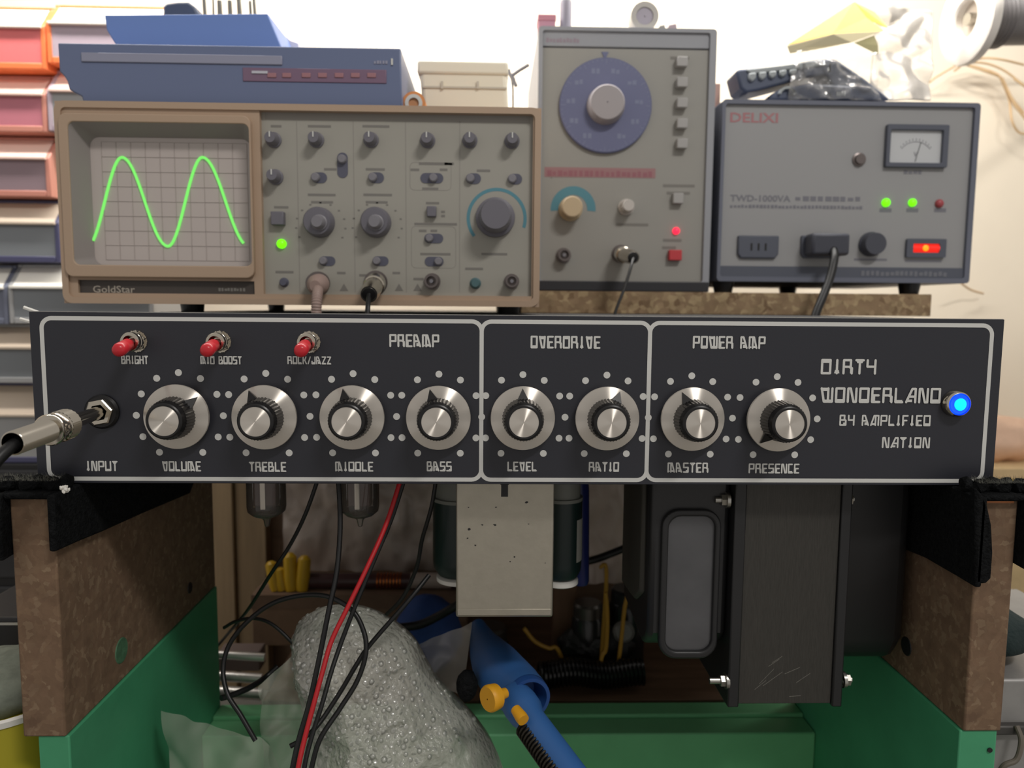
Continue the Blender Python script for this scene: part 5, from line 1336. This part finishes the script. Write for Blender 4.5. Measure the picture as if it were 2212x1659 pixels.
lead('test_lead', 'black crossed lead in front of the chrome rods', [(600, 1440, .08), (572, 1464, .075), (540, 1485, .06), (500, 1502, .05), (478, 1508, .045)], .0016, m_rubber, top=False)

# ------------------------------------------------------------------ bubble wrap
YBW = .062
outl = [(640, 1400), (636, 1370), (650, 1340), (690, 1314), (730, 1306), (780, 1312), (835, 1336), (890, 1380), (925, 1440), (950, 1480), (1000, 1528), (1045, 1580), (1080, 1640), (1100, 1740), (1110, 2000), (1080, 2160), (900, 2170), (700, 2168), (640, 2100), (620, 1900), (640, 1660), (665, 1540)]
ob = spline([P(a, b, YBW) for a, b in outl + outl[:1]], 26)[:-1]
cc = P(850, 1640, YBW); NB = len(ob); NR = 150; V = []; Fc = []
def bw(front):
    base = len(V)
    for j in range(NR + 1):
        t = j / NR
        for q_ in ob:
            p = cc.lerp(q_, t); b_ = math.sqrt(max(0, 1 - t ** 2.6))
            l_ = .5 + .5 * mnoise.noise(p * 26) + .25 * mnoise.noise(p * 60)
            hx = (1 - 2 * abs(mnoise.noise(p * 190))) * .8 + (1 - 2 * abs(mnoise.noise(p * 95 + Vector((7, 0, 0))))) * 1.3
            dep = (.028 + .020 * l_ +   .007 * (1 - 2.4 * abs(mnoise.noise(p * 34 + Vector((3, 1, 2)))))) * b_ if front else -.035 * b_
            V.append(Vector((p.x, YBW - dep - (.0010 * hx if front and t < .98 else 0), p.z)))
    for j in range(NR):
        for i in range(NB):
            i2 = (i + 1) % NB; q_ = (base + j * NB + i, base + j * NB + i2, base + (j + 1) * NB + i2, base + (j + 1) * NB + i)
            Fc.append(q_ if front else q_[::-1])
bw(True)
m_bw = film('bubble_wrap_film', (248, 246, 234), .34, .16, bump=(300, .7), ior=1.6)
mb = MB(); mb.add(V, Fc)
mb.v = [Vector((q_.x, q_.y, max(q_.z, ZB + .0112 if .015 < q_.y < .145 else ZB + .001))) for q_ in mb.v]
o = mb.build('bubble_wrap', m_bw, smooth=60); tag(o, 'crumpled clear bubble wrap heaped in the front of the stand', 'bubble wrap')
mb = MB(); V = []; Fc = []; NR = 20
bw(False); mb.add(V, Fc)
mb.v = [Vector((q_.x, q_.y, max(q_.z, ZB + .0112 if .015 < q_.y < .145 else ZB + .001))) for q_ in mb.v]
mb.build('back_layer', film('bubble_back_film', (226, 230, 212), .45, .3), o, smooth=60)
from mathutils import kdtree
me = o.data; org_ = ORG[o.name]
kd = kdtree.KDTree(len(me.vertices))
for v_ in me.vertices: kd.insert(Vector((v_.co.x, 0, v_.co.z)), v_.index)
kd.balance()
dm = MB(); rnd = random.Random(21)
xs_ = [v_.co.x for v_ in me.vertices]; zs_ = [v_.co.z for v_ in me.vertices]
zlo = P(850, 1700, 0).z - org_.z; zz = max(zlo, min(zs_)); row = 0; S_ = .0036
while zz < max(zs_):
    xx = min(xs_) + (S_ / 2 if row % 2 else 0)
    while xx < max(xs_):
        q_, idx, dist = kd.find(Vector((xx + rnd.uniform(-.0007, .0007), 0, zz + rnd.uniform(-.0007, .0007))))
        if dist < .003 and rnd.random() < .93:
            v_ = me.vertices[idx]; nn = v_.normal.copy()
            if nn.y > 0: nn = -nn
            fl_ = rnd.random() < .7; jt = .62 if fl_ else .3  # flat facets among the bubbles, tilted to add lamp glints
            nn = (nn + Vector((rnd.uniform(-jt, jt), rnd.uniform(-.2, .2), rnd.uniform(-jt, jt)))).normalized()
            r_ = S_ * rnd.uniform(.36, .52); h_ = r_ * (rnd.uniform(.08, .2) if fl_ else rnd.uniform(.35, 1.0)); r_ *= .8 if fl_ else 1
            dm.lathe(v_.co + org_ + nn * (r_ * .25 if fl_ else -.0002), nn, [(0, r_), (h_ * .55, r_ * .86), (h_ * .9, r_ * .5), (h_, r_ * .08)], 8, caps=False)
        xx += S_
    zz += S_ * .87; row += 1
b_ = dm.build('bubbles_and_glint_facets', film('bubble_glint_film', (250, 250, 242), .22, .17, ior=2.0), o, smooth=70); b_['kind'] = 'stuff'
# clear sheets
m_gsh = film('milky_film', (190, 196, 180), .34, .25, bump=(25, .3))
def cloth(label, a, b, c, d_, mt, amp, sc_, seed, n=34):
    o = sheet(crumple(quad(P(*a), P(*b), P(*c), P(*d_)), amp, sc_, seed), n, n).build('plastic_sheet', mt, smooth=80)
    tag(o, label, 'plastic sheet'); return o
cloth('milky plastic sheet spread at the bottom left of the stand', (372, 1760, .03), (690, 1760, -.004), (556, 1600, .035), (345, 1538, .06), m_gsh, .006, 30, 1)
cloth('milky plastic sheet fold standing left of the bubble wrap', (560, 1720, .02), (690, 1720, -.002), (632, 1420, .045), (558, 1482, .05), m_gsh, .007, 34, 5)
cloth('thin clear sheet corner right of the bubble wrap', (930, 1480, .075), (1000, 1500, .07), (1020, 1345, .09), (900, 1400, .09), m_clear, .006, 40, 7)

# ------------------------------------------------------------------ blue soldering tool holder
m_sb = mat('blue_tool_plastic', (52, 98, 158), .42)
A = P(1032, 1348, .115); B_ = P(1085, 1440, .070); C_ = P(1140, 1508, .030)
tl_ = thing('desoldering_tool', 'blue funnel shaped desoldering tool with yellow button and black spring', 'tool', C_)
ax = (C_ - A).normalized()
MB().tube(spline([A, P(1050, 1400, .095), P(1082, 1452, .066), P(1118, 1488, .044), C_], 5), [M(v_, .06) for v_ in (17, 21, 26, 31, 36, 41, 46, 50, 54, 57, 58, 58, 58, 57, 56, 55, 53, 52, 51, 50, 49)], 32, caps=False).build('funnel', m_sb, tl_)
MB().lathe(C_ - ax * .001, ax, [(-.004, M(49, .03)), (0, M(52, .03)), (.003, M(51, .03)), (.003, M(43, .03)), (-.002, M(37, .03)), (-.008, M(30, .03)), (-.008, .0005)], 40, caps=False).build('mouth_ring', mat('deep_blue_plastic', (34, 72, 132), .42), tl_)
D_ = P(1285, 1700, -.022); hd = (D_ - C_).normalized()
S0 = P(1128, 1528, .022)
MB().lathe(S0, hd, [(-.014, .004), (-.010, .0085), (-.002, .0095), (.004, .0092), (.010, .0072), (.075, .0072), (.10, .0072)], 32).build('handle', m_sb, tl_, smooth=50)
side = hd.cross(Vector((0, 1, 0))).normalized()
if side.x > 0: side = -side
so = S0 + hd * .003 + side * .0034 + Vector((0, -.0092, 0))
pts = []
u_ = hd.orthogonal().normalized(); v_ = hd.cross(u_)
for i in range(34 * 12 + 1):
    t = i / (34 * 12); a = 2 * PI * 34 * t
    pts.append(so + hd * (.075 * t) + (u_ * math.cos(a) + v_ * math.sin(a)) * .0040)
MB().tube(pts, .00085, 6).build('spring', mat('dark_spring', (52, 48, 42), .35, .8), tl_)
MB().cyl(so, so + hd * .076, .0026, n=12).build('spring_rod', m_blksat, tl_)
yd = P(1066, 1506, .012)
yl = mat('amber_plastic', (222, 160, 34), .45)
bn = (C_ - yd); bn = Vector((bn.x, bn.y * .3, bn.z * .3)).normalized()
bd = Vector((-.75, -.62, .05)).normalized()
bt2 = MB().lathe(yd, bd, [(-.002, M(29, .0)), (.001, M(31, .0)), (.003, M(31, .0)), (.004, M(28, .0)), (.004, .0004)], 36, caps=False).build('button', yl, tl_)
MB().cyl(yd - bd * .008, yd - bd * .0015, M(12, 0), M(15, 0), 20).build('button_stem', yl, bt2)
q = P(1120, 1541, .006); MB().lathe(q, hd, [(-.003, .0026), (.003, .0032), (.005, .0030)], 16).build('yellow_catch', yl, tl_)
x = P(1008, 1490, .05)
tag(blob((x.x, .055, x.z), .006, .006, .009, 18, .1).build('black_nozzle', m_felt), 'black rounded nozzle between the bubble wrap and the blue tool', 'nozzle')

# ------------------------------------------------------------------ things beside the stand
# left
yl0 = .085
zl0 = P(10, 1335, yl0).z
xl = lx0 - .008
bb = thing('black_case', 'black case standing left of the stand', 'case', (xl - .04, yl0 + .05, ZB))
MB().box(xl - .09, xl, yl0, yl0 + .10, ZB, zl0).build('case_body', m_blkpl, bb, bevel=.002)
MB().box(xl - .09, xl, yl0 - .0008, yl0 + .002, zl0 - .004, zl0 - .0025).build('lid_seam', m_steel, bb)
q = zl0
tag(blob((xl - .025, yl0 + .04, q + .014), .026, .03, .0145, 24, .12, seed=2).build('plastic_bundle', mat('white_soft_plastic', (212, 212, 204), .3), smooth=80), 'white soft plastic bundle on the black case', 'bundle')
yy = .020; xr_ = lx0 + .003
bw_ = thing('yellow_bowl', 'yellow bowl with pale rim at the bottom left corner', 'bowl', (xr_ - .05, yy + .01, ZB))
rb_ = .045; zrim = P(20, 1578, yy + .012 - rb_).z
MB().lathe((xr_ - rb_, yy + .012, ZB), (0, 0, 1), [(0, rb_ * .75), (zrim - ZB - .004, rb_ * .98)], 48).build('bowl_body', mat('olive_yellow', (172, 160, 44), .4), bw_)
MB().lathe((xr_ - rb_, yy + .012, zrim - .004), (0, 0, 1), [(0, rb_), (.003, rb_ * 1.01), (.004, rb_ * .98), (.002, rb_ * .95)], 48, caps=False).build('rim', m_white, bw_)
tag(blob((xr_ - rb_ + .004, yy + .012, zrim + .003), .036, .034, .012, 24, .2, seed=5).build('grey_cloth', mat('grey_green_cloth', (112, 118, 106), .9, vary=(90, .3)), smooth=80), 'grey green cloth stuffed in the yellow bowl', 'cloth')
# right
xr = rx1 + .012; yr0 = .02
zr0 = P(2190, 1468, yr0).z
gb = thing('metal_box', 'grey metal box beside the right foot of the stand', 'box', (xr + .05, yr0 + .06, ZB))
MB().box(xr - .004, xr + .11, yr0, yr0 + .13, ZB, zr0).build('box_body', mat('light_grey_metal', (148, 146, 144), .45, .3, vary=(60, .1)), gb, bevel=.0015)
MB().box(xr - .002, xr + .03, yr0 - .004, yr0 + .01, P(2170, 1580, yr0).z, P(2170, 1560, yr0).z).build('latch', mat('dark_grey_latch', (84, 82, 80), .4, .5), gb, bevel=.001)
blur_text(4, xr + .004, P(2190, 1530, yr0).z, yr0 - .0003, .004, .008, m_white, 'lettering', gb)
o = MB().tube(spline([P(2196, 1568, yr0 - .004), P(2206, 1600, yr0 - .008), P(2196, 1640, yr0 - .01), P(2168, 1655, yr0 - .01), P(2150, 1690, yr0 - .008)], 8), .0014, 10).build('grey_cable', mat('brown_grey_cable', (104, 96, 86), .5)); tag(o, 'thin brownish cable curling beside the right green foot', 'cable')
rcl = M(64, .05)
mb = blob((xr + .018, .07, zr0 + rcl * .95), .030, .045, rcl, 28, .14, seed=9)
tag(mb.build('cloth_roll', mat('dark_green_cloth', (26, 40, 40), .95, bump=(300, .6)), smooth=80), 'dark green cloth roll on the grey metal box', 'cloth')
yk = .21; xk = P(2168, 1250, yk).x
kb = thing('cardboard_carton', 'beige carton behind the right side board', 'carton', (xk + .06, yk + .05, ZB))
zk = P(2190, 1168, yk).z
MB().box(xk - .03, xk + .14, yk, yk + .12, ZB, zk).build('carton_body', mat('beige_card', (190, 166, 124), .8, vary=(30, .15)), kb, bevel=.001)
MB().box(xk - .03, xk + .14, yk - .0004, yk + .02, zk - .016, zk - .013).build('tape_seam', mat('tan_tape', (160, 130, 84), .4), kb)
x, z = XZ(2168, 1300, yk); MB().box(x, x + .016, yk - .0008, yk + .001, z - .006, z + .004).build('white_label', m_white, kb)
yp = .50; zpk = P(2190, 1012, yp).z
tc_ = thing('tall_carton', 'tall beige carton against the wall at right', 'carton', (P(2230, 1000, yp).x, yp + .05, ZB))
MB().box(P(2140, 1000, yp).x, P(2420, 1000, yp).x, yp, yp + .11, ZB, zpk).build('carton_body', mat('pale_card', (206, 180, 138), .8, vary=(20, .15)), tc_, bevel=.001)
MB().box(P(2140, 1000, yp).x, P(2420, 1000, yp).x, yp - .0004, yp + .03, zpk - .02, zpk - .012).build('yellow_band', mat('yellow_band', (222, 184, 60), .5), tc_)
tag(blob((P(2215, 940, yp).x, yp + .05, zpk + .027), .050, .03, .0275, 24, .25, seed=4).build('pink_bag', mat('salmon_cloth', (228, 192, 166), .8, vary=(30, .12)), smooth=80), 'salmon pink cloth bag on the tall carton', 'bag')
